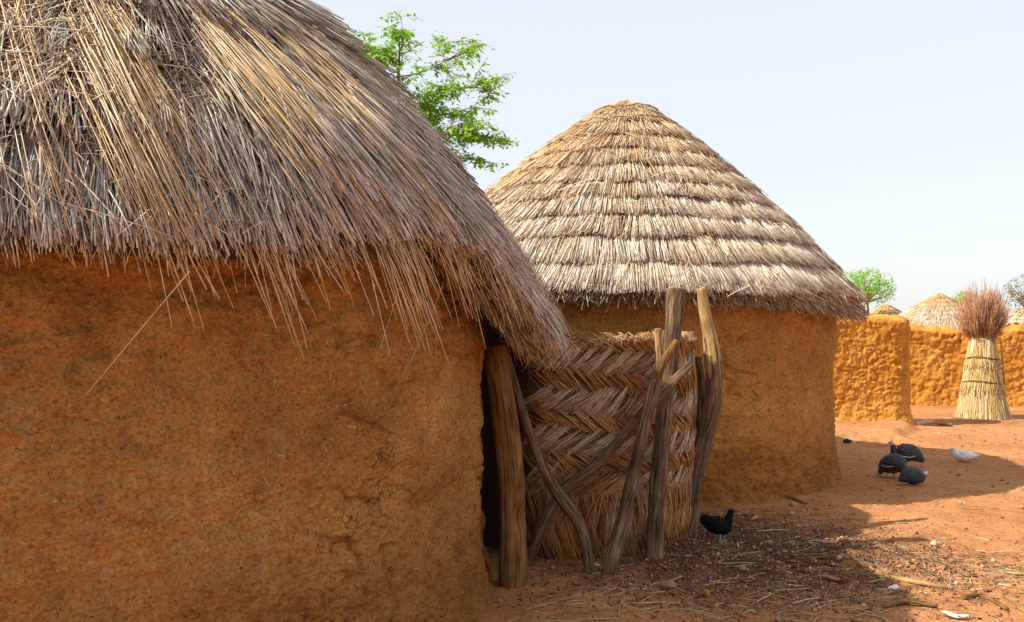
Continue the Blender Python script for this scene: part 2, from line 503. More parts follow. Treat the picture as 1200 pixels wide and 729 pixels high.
def ground_mat():
    m, nt, b = newmat('red brown earth')
    L = nt.links.new
    P = nd_geo(nt)
    big = nd(nt, 'ShaderNodeTexNoise', Scale=.55, Detail=6.0, Roughness=.6); L(P, big.inputs['Vector'])
    med = nd(nt, 'ShaderNodeTexNoise', Scale=6.0, Detail=8.0, Roughness=.7); L(P, med.inputs['Vector'])
    fin = nd(nt, 'ShaderNodeTexNoise', Scale=55.0, Detail=5.0, Roughness=.7); L(P, fin.inputs['Vector'])
    c = ramp(nt, [(.3, (.34, .140, .056)), (.5, (.44, .198, .082)), (.7, (.52, .260, .118))], big.outputs[0]).outputs[0]
    r2 = ramp(nt, [(.3, (.66, .6, .56)), (.55, (1, 1, 1)), (.8, (1.15, 1.12, 1.05))], med.outputs[0])
    c = mix(nt, c, r2.outputs[0], .8, 'MULTIPLY')
    r3 = ramp(nt, [(.32, (.5, .44, .4)), (.5, (1, 1, 1)), (.7, (1.3, 1.27, 1.2))], fin.outputs[0])
    c = mix(nt, c, r3.outputs[0], .8, 'MULTIPLY')
    # droppings and leaf mould between the huts, widened to paint the near hut's shade
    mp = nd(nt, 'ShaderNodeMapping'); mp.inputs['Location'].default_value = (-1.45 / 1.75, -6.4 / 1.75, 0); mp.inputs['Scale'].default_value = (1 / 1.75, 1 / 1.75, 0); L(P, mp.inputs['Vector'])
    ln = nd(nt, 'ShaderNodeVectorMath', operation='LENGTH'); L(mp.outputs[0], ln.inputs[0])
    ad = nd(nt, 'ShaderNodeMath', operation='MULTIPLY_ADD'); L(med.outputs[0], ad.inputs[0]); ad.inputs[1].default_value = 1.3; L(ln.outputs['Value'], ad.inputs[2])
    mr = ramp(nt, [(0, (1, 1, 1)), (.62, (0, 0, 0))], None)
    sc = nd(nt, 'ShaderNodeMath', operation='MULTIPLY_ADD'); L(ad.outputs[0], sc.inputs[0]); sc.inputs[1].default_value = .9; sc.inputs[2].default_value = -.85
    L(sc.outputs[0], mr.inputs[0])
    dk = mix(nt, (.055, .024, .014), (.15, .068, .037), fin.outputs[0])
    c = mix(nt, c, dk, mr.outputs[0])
    # pale grit
    vo = nd(nt, 'ShaderNodeTexVoronoi', Scale=48.0); L(P, vo.inputs['Vector'])
    sp = nd(nt, 'ShaderNodeSeparateColor'); L(vo.outputs['Color'], sp.inputs[0])
    k1 = ramp(nt, [(.93, (0, 0, 0)), (.95, (1, 1, 1))], sp.outputs[0]); k2 = ramp(nt, [(.2, (1, 1, 1)), (.32, (0, 0, 0))], vo.outputs['Distance'])
    mm = nd(nt, 'ShaderNodeMath', operation='MULTIPLY'); L(k1.outputs[0], mm.inputs[0]); L(k2.outputs[0], mm.inputs[1])
    c = mix(nt, c, (.56, .38, .22), mm.outputs[0])
    L(c, b.inputs['Base Color'])
    b.inputs['Roughness'].default_value = .95
    b.inputs['Specular IOR Level'].default_value = .1
    h = nd(nt, 'ShaderNodeMath', operation='MULTIPLY_ADD'); L(fin.outputs[0], h.inputs[0]); h.inputs[1].default_value = .5; L(med.outputs[0], h.inputs[2])
    bp = nd(nt, 'ShaderNodeBump', Strength=.9, Distance=.02); L(h.outputs[0], bp.inputs['Height'])
    L(bp.outputs[0], b.inputs['Normal'])
    return m
gx = axis(-1.0, 7.2, .024, 500)
gy = axis(4.4, 14.5, .028, 500)
GX, GY = np.meshgrid(gx, gy, indexing='ij')
GV = np.stack([GX, GY, gz(GX, GY)], -1).reshape(-1, 3)
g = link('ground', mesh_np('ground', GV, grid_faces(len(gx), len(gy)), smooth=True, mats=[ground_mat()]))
tag(g, kind='structure')

# ------------------------------------------------------------------ huts
class Cone:
    """thatched roof surface: theta around the hut, t = 0 at the eave .. 1 at the apex"""
    def __init__(s, c, Rfn, zfn, za, bulge, off=(0, 0), cap=0.0):
        s.cap = cap
        s.c, s.R, s.z, s.za, s.b, s.off = c, Rfn, zfn, za, bulge, off
        s.near = math.atan2(-c[1], -c[0])
    def d(s, th):
        return np.degrees((th - s.near + np.pi) % (2 * np.pi) - np.pi)
    def rz(s, th, t):
        d = s.d(th)
        Re, ze = s.R(d), s.z(d)
        r = Re * (1 - t) + s.b * 4 * t * (1 - t)
        z = ze + (s.za - ze) * t
        z = z - s.cap * np.clip((t - .84) / .16, 0, 1) ** 2
        dr = -Re + s.b * 4 * (1 - 2 * t)
        dz = s.za - ze
        return r, z, dr, dz
    def p(s, th, t, h=0.0):
        r, z, dr, dz = s.rz(th, t)
        n = np.sqrt(dr * dr + dz * dz)
        r = r + h * dz / n
        z = z - h * dr / n
        w = np.clip(t, 0, 1)
        r = np.maximum(r, 0.0)
        return np.stack([s.c[0] + s.off[0] * w + r * np.cos(th), s.c[1] + s.off[1] * w + r * np.sin(th), z], -1)

def roof_base(cone, mat, name, parent, h=-.03, t1=1.0):
    nu, nv = 160, 40
    th = np.linspace(0, 2 * np.pi, nu, endpoint=False)
    t = np.linspace(.015, t1, nv)
    TH, T = np.meshgrid(th, t, indexing='ij')
    V = cone.p(TH, T, h).reshape(-1, 3)
    Q = grid_faces(nu, nv, True)
    # underside: a second skin a hand below, joined at the eave
    V2 = cone.p(TH, T, h - .10).reshape(-1, 3)
    n = len(V)
    a = np.arange(nu); a2 = (a + 1) % nu
    lip = np.stack([a * nv, n + a * nv, n + a2 * nv, a2 * nv], -1)
    me = mesh_np(name, np.concatenate([V, V2]), np.concatenate([Q, Q[:, ::-1] + n, lip]), smooth=True, mats=[mat])
    return link(name, me, parent)

def thatch_straws(cone, layers, dens, L, rad, hi, jit, lean_amp, lean_rand, agefn, full=(-110, 110), hole=None, tint=(.05, 1.0), seed=1, wobs=.0, drift=0.0, locks=0.0, flat=0.0):
    r_ = np.random.default_rng(seed)
    Ls = math.hypot(cone.R(0.0), cone.za - cone.z(0.0))
    O = []
    for li, (s0, hh) in enumerate(layers):
        t0 = s0 / Ls
        circ = 2 * np.pi * max(cone.rz(np.array(cone.near), np.array(max(t0, 0)))[0], .12)
        n = int(circ * dens)
        th = r_.uniform(0, 2 * np.pi, n)
        d = cone.d(th)
        keep = ((d > full[0]) & (d < full[1])) | (r_.random(n) < .3)
        th, d = th[keep], d[keep]
        n = len(th)
        jj = jit(d, s0) if callable(jit) else jit
        LL = L(d, s0) if callable(L) else L
        wob = wobs * fbm(np.stack([th * 3.0, np.full(n, li * 3.1), np.zeros(n)], -1), 3)
        lk = perlin(np.stack([th * 15, np.full(n, s0 * 1.1 + li * .37), np.full(n, 4.4)], -1)) + .6 * perlin(np.stack([th * 37, np.full(n, s0 + li * .9), np.full(n, 1.4)], -1))
        st = s0 + wob + locks * lk * sstep(d, 4, 12) * (1 if s0 > .05 else .3) * (.25 if s0 == 1.40 else 1) + r_.normal(0, 1, n) * jj
        st = np.where(st < -.10, -.10 * r_.random(n), st)
        sb = st + LL * r_.uniform(.75, 1.25, n)
        sb = np.minimum(sb, Ls * 1.0)
        tt, tb = st / Ls, sb / Ls
        rt = np.maximum(cone.rz(th, np.clip(tt, 0, 1))[0], .05)
        lean = drift * sstep(d, 2, 14) + .22 * locks * lk + lean_amp * fbm(np.stack([th * 5, st * 1.3, np.full(n, 5.5 + li)], -1), 2) + r_.normal(0, lean_rand, n)
        dth = lean * (sb - st) / np.maximum(rt, .25)
        clump = perlin(np.stack([th * 34, st * 1.5, np.full(n, li * 7.7)], -1))
        lock = perlin(np.stack([th * 11, st * .9, np.full(n, li * 2.3)], -1))
        h2 = hh * hi * np.clip(.70 + .5 * clump + .6 * lock, .08, 1.7) * (1 - flat * sstep(d, 42, 66)) + r_.uniform(-.012, .014, n)
        tip_th = th + dth
        P0 = cone.p(th, tb, r_.uniform(-.015, .006, n))
        P2 = cone.p(tip_th, tt, h2)
        Pm = cone.p((th + tip_th) / 2 + r_.normal(0, .02, n) * (sb - st) / np.maximum(rt, .3), (tt + tb) / 2, h2 * .62 + r_.normal(0, .006, n))
        g_ = np.clip(.5 + .35 * clump + r_.normal(0, .25, n), 0, 1)
        ti = tint[0] + (tint[1] - tint[0]) * np.clip(.35 * g_ + .65 * r_.random(n), 0, 1)
        ag = np.clip(agefn(d, st) + .35 * fbm(np.stack([th * 6, st * 2, np.full(n, 2.2)], -1), 2) + r_.normal(0, .16, n), 0, 1)
        ok = np.ones(n, bool)
        if hole is not None:
            dm = d + np.degrees(dth) * .5
            sm = st + .22 * (sb - st)
            ok = ~((((dm - hole[0]) / hole[2]) ** 2 + ((sm - hole[1]) / hole[3]) ** 2 < r_.uniform(.6, 1.2, n)) & (r_.random(n) < hole[4]))
        rad_ = r_.uniform(rad[0], rad[1], n) * np.where((d > full[0]) & (d < full[1]), 1, 1.8)
        O.append([x[ok] for x in (P0, Pm, P2, rad_, ti, ag)])
    return [np.concatenate([o[k] for o in O]) for k in range(6)]

def mud_drum(name, c, Rw, z1, mat, parent, fine=.012, amp=1.0, foot=.07, seed=0, arc=(-105, 105)):
    near = math.atan2(-c[1], -c[0])
    nf = int(math.radians(arc[1] - arc[0]) * Rw / fine)
    th = np.concatenate([near + np.radians(np.linspace(arc[0], arc[1], nf)),
                         near + np.radians(np.linspace(arc[1], arc[0] + 360, 60))[1:-1]])
    nz = int((z1 + .05) / fine)
    z = np.linspace(-.06, z1, nz)
    TH, Z = np.meshgrid(th, z, indexing='ij')
    P = np.stack([Rw * np.cos(TH), Rw * np.sin(TH), Z], -1)
    q = P + seed * 13.7
    disp = .035 * amp * fbm(q * np.array([.8, .8, 1.0]), 2) + .020 * amp * fbm(q * np.array([3.2, 3.2, 4.6]), 4)
    rdg = 1 - np.abs(fbm(q * np.array([2.4, 2.4, 3.6]) + 4, 3))          # shallow torn edges of the hand-laid courses
    disp -= .023 * amp * sstep(rdg, .84, 1.0) * sstep(perlin(q * 1.1 + 8), -.1, .3)
    disp += .0075 * amp * fbm(q * np.array([13, 13, 17]), 3, .6) * (.7 + .6 * sstep(perlin(q * 1.7 + 3), -.3, .4))
    disp += .0050 * amp * fbm(q * 38, 3, .7)
    pit = worley2(TH * Rw * 16 + 2 * perlin(q * 6), Z * 16, seed=seed + 20)
    disp += .006 * amp * (sstep(pit, .1, .5) - 1) * sstep(perlin(q * 3 + 1), -.05, .35)
    ft = foot * np.exp(-np.maximum(Z, 0) / .13) * (1 + .9 * fbm(q * np.array([4, 4, 2.]), 3))
    low = 1 - sstep(Z, .05, .45)
    disp += low * .018 * fbm(q * 7 + 3, 3)
    rr = Rw + disp + ft
    V = np.stack([c[0] + rr * np.cos(TH), c[1] + rr * np.sin(TH), Z], -1).reshape(-1, 3)
    nu = len(th)
    Q = grid_faces(nu, nz, True)
    # wall thickness: inner skin and rim
    Vi = np.stack([c[0] + (Rw - .22) * np.cos(TH[:, ::nz - 1]), c[1] + (Rw - .22) * np.sin(TH[:, ::nz - 1]), Z[:, ::nz - 1]], -1).reshape(-1, 3)
    n = len(V)
    a = np.arange(nu); a2 = (a + 1) % nu
    inner = np.stack([n + a2 * 2, n + a * 2, n + a * 2 + 1, n + a2 * 2 + 1], -1)
    rim = np.stack([a * nz + nz - 1, a2 * nz + nz - 1, n + a2 * 2 + 1, n + a * 2 + 1], -1)
    return link(name, mesh_np(name, np.concatenate([V, Vi]), np.concatenate([Q, inner, rim]), smooth=True, mats=[mat]), parent)

# --- near hut
C1 = (-2.45, 5.34)
hut1 = empty('mud_hut', (C1[0], C1[1], 0), 'near round mud hut with shaggy grey brown thatch hanging ragged over its ochre wall', 'hut', 'round mud huts with straw roofs')
def w1(d): return sstep(d, 33, 55) * (1 - sstep(d, 150, 175))
cone1 = Cone(C1, lambda d: 2.58 + .10 * w1(d), lambda d: 1.77 + .09 * sstep(d, 10, 28) - .42 * w1(d), 3.93, .40)
mud_drum('wall', C1, 2.27, 1.93, MUD1, hut1, fine=.0055, seed=1, arc=(-32, 98), amp=1.5)
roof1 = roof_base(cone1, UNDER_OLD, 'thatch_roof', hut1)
lay = [(-.02, .9), (.06, 1.0), (.22, 1.0), (.52, 1.15), (.74, .9), (.98, 1.15), (1.20, .8), (1.40, 1.55), (1.75, 1.0), (2.05, 1.1), (2.4, 1.0), (2.7, 1), (3.0, 1)]
def age1(d, s):
    a = .68 + .26 * sstep(d, 16, 45) - .20 * sstep(s, .9, 1.5) * (1 - sstep(d, 16, 34)) + .22 * (1 - sstep(s, .1, .6)) + .12 * np.sin(d * .09)
    return a
P0, P1, P2, ra, ti, ag = thatch_straws(cone1, lay, 285, lambda d, s: np.where(d < 5, .55, .62 + .5 * sstep(d, 5, 12)), (.0019, .0043), .105,
    lambda d, s: np.where(d < 5, .055, .06 + .045 * sstep(d, 5, 12)) * (1 if s > .05 else .45) * (.35 if s == 1.40 else 1), .20, .042, age1, full=(-75, 110), hole=(9.3, .95, 3.4, .30, 1.0), seed=11, wobs=.07, drift=.07, locks=.32, flat=.45)
link('straw_cover', straw_mesh('straw_cover', P0, P1, P2, ra, ra * .85, ti, ag, THATCH_OLD, segs=3), roof1)

def loose1():
    r_ = np.random.default_rng(5)
    Ls = math.hypot(cone1.R(0.0), cone1.za - cone1.z(0.0))
    A = []
    def add(d0, s0, d1, s1, h0, h1, sag=0.0, rad=.003, t=.8, a=.2):
        th0, th1 = cone1.near + np.radians(d0), cone1.near + np.radians(d1)
        p0 = cone1.p(th0, s0 / Ls, h0); p2 = cone1.p(th1, s1 / Ls, h1)
        pm = cone1.p((th0 + th1) / 2, (s0 + s1) / 2 / Ls, (h0 + h1) / 2 + .02)
        pm[..., 2] -= sag
        A.append((p0, pm, p2, rad, t, a))
    # tangle of crossing straws on the left of the slope
    for k in range(650):
        d0, s0 = r_.uniform(-22, 5), r_.uniform(.75, 1.75)
        l, an = r_.uniform(.10, .40), r_.normal(0, .7)
        add(d0, s0, d0 + math.degrees(l * math.sin(an) / 2.2), max(s0 - l * math.cos(an), .02), r_.uniform(.05, .09), r_.uniform(.07, .125), rad=r_.uniform(.0016, .0034), t=np.clip(r_.normal(.62, .25), 0, 1), a=np.clip(r_.normal(.35, .25), 0, 1))
    # short broken bits caught between the stems
    for k in range(2200):
        d0, s0 = r_.uniform(-30, 80), r_.uniform(.05, 2.2)
        l, an = r_.uniform(.03, .12), r_.normal(0, .8)
        add(d0, s0, d0 + math.degrees(l * math.sin(an) / 2.2), max(s0 - l * math.cos(an), -.02), r_.uniform(.05, .10), r_.uniform(.05, .11), rad=r_.uniform(.001, .0024), t=r_.uniform(.15, 1), a=np.clip(r_.normal(.4, .3), 0, 1))
    # debris in the torn hollow
    for k in range(190):
        d0, s0 = r_.normal(9, 1.7), r_.normal(.95, .15)
        l, an = r_.uniform(.05, .25), r_.uniform(0, 6.28)
        add(d0, s0, d0 + math.degrees(l * math.sin(an) / 2.2), s0 - l * math.cos(an), r_.uniform(.0, .05), r_.uniform(.01, .07), rad=r_.uniform(.0014, .003), t=r_.uniform(.1, .9), a=r_.uniform(0, .3))
    # long yellow strands that slid down and sweep to the right
    for k in range(250):
        d0 = r_.choice([-7.0, 0.2, 1.2, 12.5, 17.0, 24.0], p=[.08, .30, .14, .2, .15, .13]) + r_.normal(0, 1.0)
        s0 = r_.uniform(.9, 1.8)
        l = r_.uniform(.8, 1.5)
        s1 = max(s0 - l, -.02 - .06 * r_.random())
        add(d0, s0, d0 + (s0 - s1) * r_.normal(5.2, .8), s1, r_.uniform(.08, .11), r_.uniform(.09, .15), rad=r_.uniform(.0018, .0034), t=np.clip(r_.normal(.82, .17), 0, 1), a=np.clip(r_.normal(.1, .15), 0, 1))
    # all over: stray single straws
    for k in range(900):
        d0, s0 = r_.uniform(-60, 105), r_.uniform(.15, 2.6)
        l, an = r_.uniform(.25, .8), r_.normal(.12, .22)
        add(d0, s0, d0 + math.degrees(l * math.sin(an) / 2.2), max(s0 - l * math.cos(an), -.03), r_.uniform(.05, .08), r_.uniform(.07, .12), rad=r_.uniform(.0014, .0032), t=np.clip(r_.normal(.65, .22), 0, 1), a=np.clip(r_.normal(.4, .3), 0, 1))
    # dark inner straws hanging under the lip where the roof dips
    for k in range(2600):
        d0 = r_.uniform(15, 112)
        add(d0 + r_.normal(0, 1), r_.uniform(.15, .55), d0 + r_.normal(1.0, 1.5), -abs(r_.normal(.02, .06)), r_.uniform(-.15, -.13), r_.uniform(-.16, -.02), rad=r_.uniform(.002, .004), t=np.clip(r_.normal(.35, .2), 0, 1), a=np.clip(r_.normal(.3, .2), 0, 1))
    # the ragged short fringe along the eave
    for k in range(2600):
        d0 = r_.uniform(-60, 112)
        s0 = r_.uniform(.10, .45)
        s1 = -abs(r_.normal(.0, .07)) - .0
        add(d0, s0, d0 + r_.normal(.8, 1.1), s1, r_.uniform(-.03, .05), r_.uniform(-.04, .06), rad=r_.uniform(.0016, .0034), t=np.clip(r_.normal(.6, .25), 0, 1), a=np.clip(r_.normal(.45, .3), 0, 1))
    # strands hanging well below the eave, in bunches
    for dc, n, ln, sp in ((5.9, 3, .34, .2), (6.8, 3, .28, .25), (7.6, 5, .18, .4), (8.6, 3, .20, .3), (12, 3, .12, .4), (14.0, 14, .26, .9), (15.2, 9, .36, .6),
                          (18.6, 6, .22, .6), (22.5, 11, .26, 1.1), (26.3, 18, .42, 1.2), (28.7, 15, .50, 1.1), (31, 10, .36, 1.6), (35, 12, .40, 1.0), (40, 12, .2, 3)):
        for k in range(n):
            d0 = dc + r_.normal(0, sp)
            s0 = r_.uniform(.25, .7)
            s1 = -1.75 * ln * r_.uniform(.3, 1.0)
            s0 = r_.uniform(.3, 1.0)
            add(d0 - r_.uniform(1.0, 4) - 2 * s0, s0, d0 + r_.normal(.4, .8), s1, r_.uniform(.03, .07), r_.uniform(-.06, .02), sag=-.02, rad=r_.uniform(.002, .0036), t=np.clip(r_.normal(.84, .08), .6, 1), a=np.clip(r_.normal(.18, .2), 0, 1))
    p0, pm, p2, rad, t, a = [np.array([q[k] for q in A]) for k in range(6)]
    # one thin straw dangling askew against the wall
    ex = [(at(222, 318, 3.06), at(165, 385, 3.10), at(99, 465, 3.08)), (at(470, 330, 3.9), at(455, 380, 3.95), at(438, 430, 3.95)), (at(520, 330, 4.2), at(500, 390, 4.15), at(463, 458, 4.1))]
    p0 = np.concatenate([p0, [e[0] for e in ex]]); pm = np.concatenate([pm, [e[1] for e in ex]]); p2 = np.concatenate([p2, [e[2] for e in ex]])
    rad = np.concatenate([rad, [.0024, .002, .0022]]); t = np.concatenate([t, [.75, .8, .7]]); a = np.concatenate([a, [0, 0, .1]])
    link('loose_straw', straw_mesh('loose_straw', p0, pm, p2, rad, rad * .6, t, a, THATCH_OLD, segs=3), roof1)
loose1()

# --- second hut
C2 = (1.05, 10.1)
hut2 = empty('mud_hut', (C2[0], C2[1], 0), 'second round mud hut with neat stepped cone of pale thatch behind the woven mat', 'hut', 'round mud huts with straw roofs')
cone2 = Cone(C2, lambda d: 2.52 + 0 * d, lambda d: 1.80 + 0 * d, 4.03, .13, off=(.20, 0), cap=.07)
mud_drum('wall', C2, 2.29, 2.0, MUD2, hut2, fine=.012, amp=1.3, foot=.035, seed=2, arc=(-75, 105))
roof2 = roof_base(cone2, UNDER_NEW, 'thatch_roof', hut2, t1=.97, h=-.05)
lay2 = [(-.03, 1.0), (.07, .9), (.38, 1.0), (.72, 1.0), (1.02, 1.0), (1.30, 1.0), (1.58, 1.0), (1.86, 1.0), (2.14, 1.0), (2.42, 1.0), (2.70, .9), (2.90, .7), (3.06, .45), (3.16, .25)]
P0, P1, P2, ra, ti, ag = thatch_straws(cone2, lay2, 300, .46, (.0038, .0070), .052, .018, .16, .055,
    lambda d, s: .82 - .46 * sstep(s, .9, 2.2) - .20 * sstep(-d, 5, 60) + .08 * sstep(d, 0, 50), full=(-120, 125), seed=21, tint=(.06, 1.0), wobs=.075)
link('straw_cover', straw_mesh('straw_cover', P0, P1, P2, ra, ra * .85, ti, ag, THATCH_NEW, segs=2), roof2)
def loose2():
    r_ = np.random.default_rng(6)
    Ls = math.hypot(cone2.R(0.0), cone2.za - cone2.z(0.0))
    n = 700
    d0 = r_.uniform(-115, 120, n); s0 = np.abs(r_.uniform(-.05, 3.0, n)); l = r_.uniform(.12, .5, n); an = r_.normal(0, .7, n)
    th0 = cone2.near + np.radians(d0)
    rr = np.maximum(cone2.rz(th0, s0 / Ls)[0], .4)
    th1 = th0 + l * np.sin(an) / rr
    s1 = np.maximum(s0 - l * np.cos(an), -.14)
    p0 = cone2.p(th0, np.minimum(s0 / Ls, .99), r_.uniform(.03, .06, n)); p2 = cone2.p(th1, s1 / Ls, r_.uniform(.04, .085, n))
    pm = (p0 + p2) / 2 + np.array([0, 0, .015])
    rad = r_.uniform(.0025, .0045, n)
    # fringe under the eave
    m = 1800
    d0 = r_.uniform(-115, 120, m); th0 = cone2.near + np.radians(d0); s1 = -np.abs(r_.normal(.03, .05, m))
    q0 = cone2.p(th0, r_.uniform(.05, .2, m) / Ls, r_.uniform(-.05, .0, m)); q2 = cone2.p(th0 + r_.normal(0, .02, m), s1 / Ls, r_.uniform(-.07, .03, m))
    p0 = np.concatenate([p0, q0]); p2 = np.concatenate([p2, q2]); pm = np.concatenate([pm, (q0 + q2) / 2]); rad = np.concatenate([rad, r_.uniform(.003, .0055, m)])
    t = np.clip(r_.normal(.6, .25, n + m), 0, 1); a = np.clip(r_.normal(.35, .3, n + m), 0, 1)
    # dark greyish straw packed under the lip, thickest on the right
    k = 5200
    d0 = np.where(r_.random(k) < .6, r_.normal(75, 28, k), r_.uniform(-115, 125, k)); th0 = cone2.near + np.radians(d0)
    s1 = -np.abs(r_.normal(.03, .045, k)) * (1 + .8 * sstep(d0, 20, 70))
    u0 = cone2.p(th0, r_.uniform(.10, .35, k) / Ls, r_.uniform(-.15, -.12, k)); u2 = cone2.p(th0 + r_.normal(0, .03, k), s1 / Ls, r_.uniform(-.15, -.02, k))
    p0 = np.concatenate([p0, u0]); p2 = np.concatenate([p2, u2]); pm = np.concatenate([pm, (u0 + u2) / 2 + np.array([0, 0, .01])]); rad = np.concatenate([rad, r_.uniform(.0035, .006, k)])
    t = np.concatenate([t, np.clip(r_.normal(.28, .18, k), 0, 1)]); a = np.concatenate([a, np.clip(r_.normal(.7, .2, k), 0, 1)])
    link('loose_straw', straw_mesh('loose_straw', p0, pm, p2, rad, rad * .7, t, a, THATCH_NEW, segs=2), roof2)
loose2()

def tube(name, pts, rads, mats, parent=None, sides=14, steps=None, rough=.10, cap0=True, cap1=True, matfn=None, knots=(), seed=0):
    """one crooked stick: Catmull-Rom through pts, uneven radius, sawn caps"""
    pts = np.array(pts, float); rads = np.array(rads, float)
    n = len(pts)
    ln = np.linalg.norm(np.diff(pts, axis=0), axis=1).sum()
    steps = steps or max(8, int(ln / .025))
    ext = np.concatenate([[2 * pts[0] - pts[1]], pts, [2 * pts[-1] - pts[-2]]])
    er = np.concatenate([[rads[0]], rads, [rads[-1]]])
    U = np.linspace(0, n - 1 - 1e-6, steps)
    i = np.floor(U).astype(int); f = (U - i)[:, None]
    def cr(E):
        a, b, c, d = E[i], E[i + 1], E[i + 2], E[i + 3]
        ff = f if E.ndim > 1 else f[:, 0]
        return .5 * (2 * b + (c - a) * ff + (2 * a - 5 * b + 4 * c - d) * ff ** 2 + (3 * b - a - 3 * c + d) * ff ** 3)
    C = cr(ext); rad = cr(er)
    T = np.gradient(C, axis=0); T /= np.linalg.norm(T, axis=1)[:, None]
    ref = np.array([0, 1., 0]) if abs(T[:, 1]).mean() < .7 else np.array([1., 0, 0])
    e1 = np.cross(T, ref); e1 /= np.linalg.norm(e1, axis=1)[:, None]
    e2 = np.cross(T, e1)
    a = np.linspace(0, 2 * np.pi, sides, endpoint=False)
    L_ = np.concatenate([[0], np.cumsum(np.linalg.norm(np.diff(C, axis=0), axis=1))])
    ring = np.stack([np.cos(a), np.sin(a)], -1)
    q = np.stack([np.broadcast_to(ring[None, :, 0] * 1.6, (steps, sides)), np.broadcast_to(ring[None, :, 1] * 1.6, (steps, sides)), np.broadcast_to(L_[:, None] * 2.2, (steps, sides))], -1) + seed * 5.1
    dis = 1.5 * rough * fbm(q, 3) + rough * 1.0 * fbm(q * np.array([3.2, 3.2, .7]), 2) + .12 * perlin(np.stack([L_ * 3, L_ * 0, L_ * 0 + seed], -1))[:, None]
    for (kl, ka, ks, kd) in knots:    # (length along, angle, size, depth in radii: minus is a hole)
        da = np.abs((a[None] - ka + np.pi) % (2 * np.pi) - np.pi) * rad[:, None]
        dis = dis + kd * np.exp(-((da / (ks * .45)) ** 2 + ((L_[:, None] - kl) / ks) ** 2))
    rr = rad[:, None] * (1 + dis)
    V = C[:, None] + rr[..., None] * (np.cos(a)[None, :, None] * e1[:, None] + np.sin(a)[None, :, None] * e2[:, None])
    V = V.reshape(-1, 3)
    qf = []
    for s in range(steps - 1):
        for k in range(sides):
            k2 = (k + 1) % sides
            qf.append([s * sides + k, s * sides + k2, (s + 1) * sides + k2, (s + 1) * sides + k])
    qm = np.zeros(len(qf), int)
    if matfn is not None:
        qm = np.array([matfn(L_[s] / ln + .07 * math.sin(k * 2.4 + seed) + .04 * math.sin(k * 5.1)) for s in range(steps - 1) for k in range(sides)])
    tr, tm = [], []
    V = list(V)
    gu = list((ring[None, :, 0] * rad[:, None]).ravel()); gv = list((ring[None, :, 1] * rad[:, None]).ravel()); gw = list(np.repeat(L_, sides) + seed)
    for on, s, flip in ((cap0, 0, 1), (cap1, steps - 1, 0)):
        if not on: continue
        c = C[s] + T[s] * rad[s] * (.12 if not flip else -.12)
        V.append(c); gu.append(0); gv.append(0); gw.append(L_[s])
        for k in range(sides):
            k2 = (k + 1) % sides
            t3 = [s * sides + k, s * sides + k2, len(V) - 1]
            tr.append(t3[::-1] if flip else t3); tm.append(len(mats) - 1)
    me = mesh_np(name, np.array(V), np.array(qf), np.array(tr) if tr else None, smooth=True, attrs={'gu': gu, 'gv': gv, 'gw': gw}, mats=mats, qmat=qm, tmat=np.array(tm) if tr else None)
    return link(name, me, parent)

def ring_rope(name, cone, t, rad, mat, parent, h=.05):
    n = 140
    th = np.linspace(0, 2 * np.pi, n)
    w = .006 * np.sin(th * 5 + 1) + .004 * np.sin(th * 13)
    P = cone.p(th, t + w, h)
    return tube(name, P, [rad] * n, [mat], parent, sides=6, steps=n * 2, rough=.25, cap0=False, cap1=False)
ring_rope('rope_binding', cone2, .90, .010, ROPE2, roof2)
ring_rope('rope_binding', cone2, .82, .009, ROPE2, roof2)

# ------------------------------------------------------------------ woven mat fence between the huts
def bez_path(pts, n):
    pts = np.array(pts, float)
    ext = np.concatenate([[2 * pts[0] - pts[1]], pts, [2 * pts[-1] - pts[-2]]])
    U = np.linspace(0, len(pts) - 1 - 1e-6, n)
    i = np.floor(U).astype(int); f = (U - i)[:, None]
    a, b, c, d = ext[i], ext[i + 1], ext[i + 2], ext[i + 3]
    return .5 * (2 * b + (c - a) * f + (2 * a - 5 * b + 4 * c - d) * f ** 2 + (3 * b - a - 3 * c + d) * f ** 3)
mat_plan = bez_path([(-.42, 6.75), (-.06, 6.30), (.16, 6.10), (.42, 6.10), (.80, 6.20), (1.15, 6.52), (1.35, 6.97), (1.40, 7.25), (1.33, 7.95)], 400)
mat_len = np.concatenate([[0], np.cumsum(np.linalg.norm(np.diff(mat_plan, axis=0), axis=1))])
MU = mat_len[-1]
def mat_pt(u, v, h=0.0):
    u = np.asarray(u, float); v = np.asarray(v, float)
    x = np.interp(u, mat_len, mat_plan[:, 0]); y = np.interp(u, mat_len, mat_plan[:, 1])
    x1 = np.interp(u + .05, mat_len, mat_plan[:, 0]) - np.interp(u - .05, mat_len, mat_plan[:, 0])
    y1 = np.interp(u + .05, mat_len, mat_plan[:, 1]) - np.interp(u - .05, mat_len, mat_plan[:, 1])
    l = np.sqrt(x1 ** 2 + y1 ** 2) + 1e-6
    nx, ny = y1 / l, -x1 / l                       # towards the yard
    q = np.stack([u * 1.7, v * 1.7, np.full_like(u * v, 3.3)], -1)
    hh = h + .035 * fbm(q, 2) + .02 * np.sin(v * 3.0)
    return np.stack([x + nx * hh, y + ny * hh, v], -1)
mat_o = empty('woven_mat', (.8, 6.3, 0), 'tall woven herringbone straw mat fence propped by crooked poles between the two huts', 'fence')
uu = np.linspace(0, MU, 120); vv = np.linspace(.0, 1.44, 60)
U_, V_ = np.meshgrid(uu, vv, indexing='ij')
front = mat_pt(U_, V_, -.012).reshape(-1, 3); back = mat_pt(U_, V_, -.045).reshape(-1, 3)
Qm = grid_faces(120, 60)
nn = len(front)
ti_ = np.arange(119)
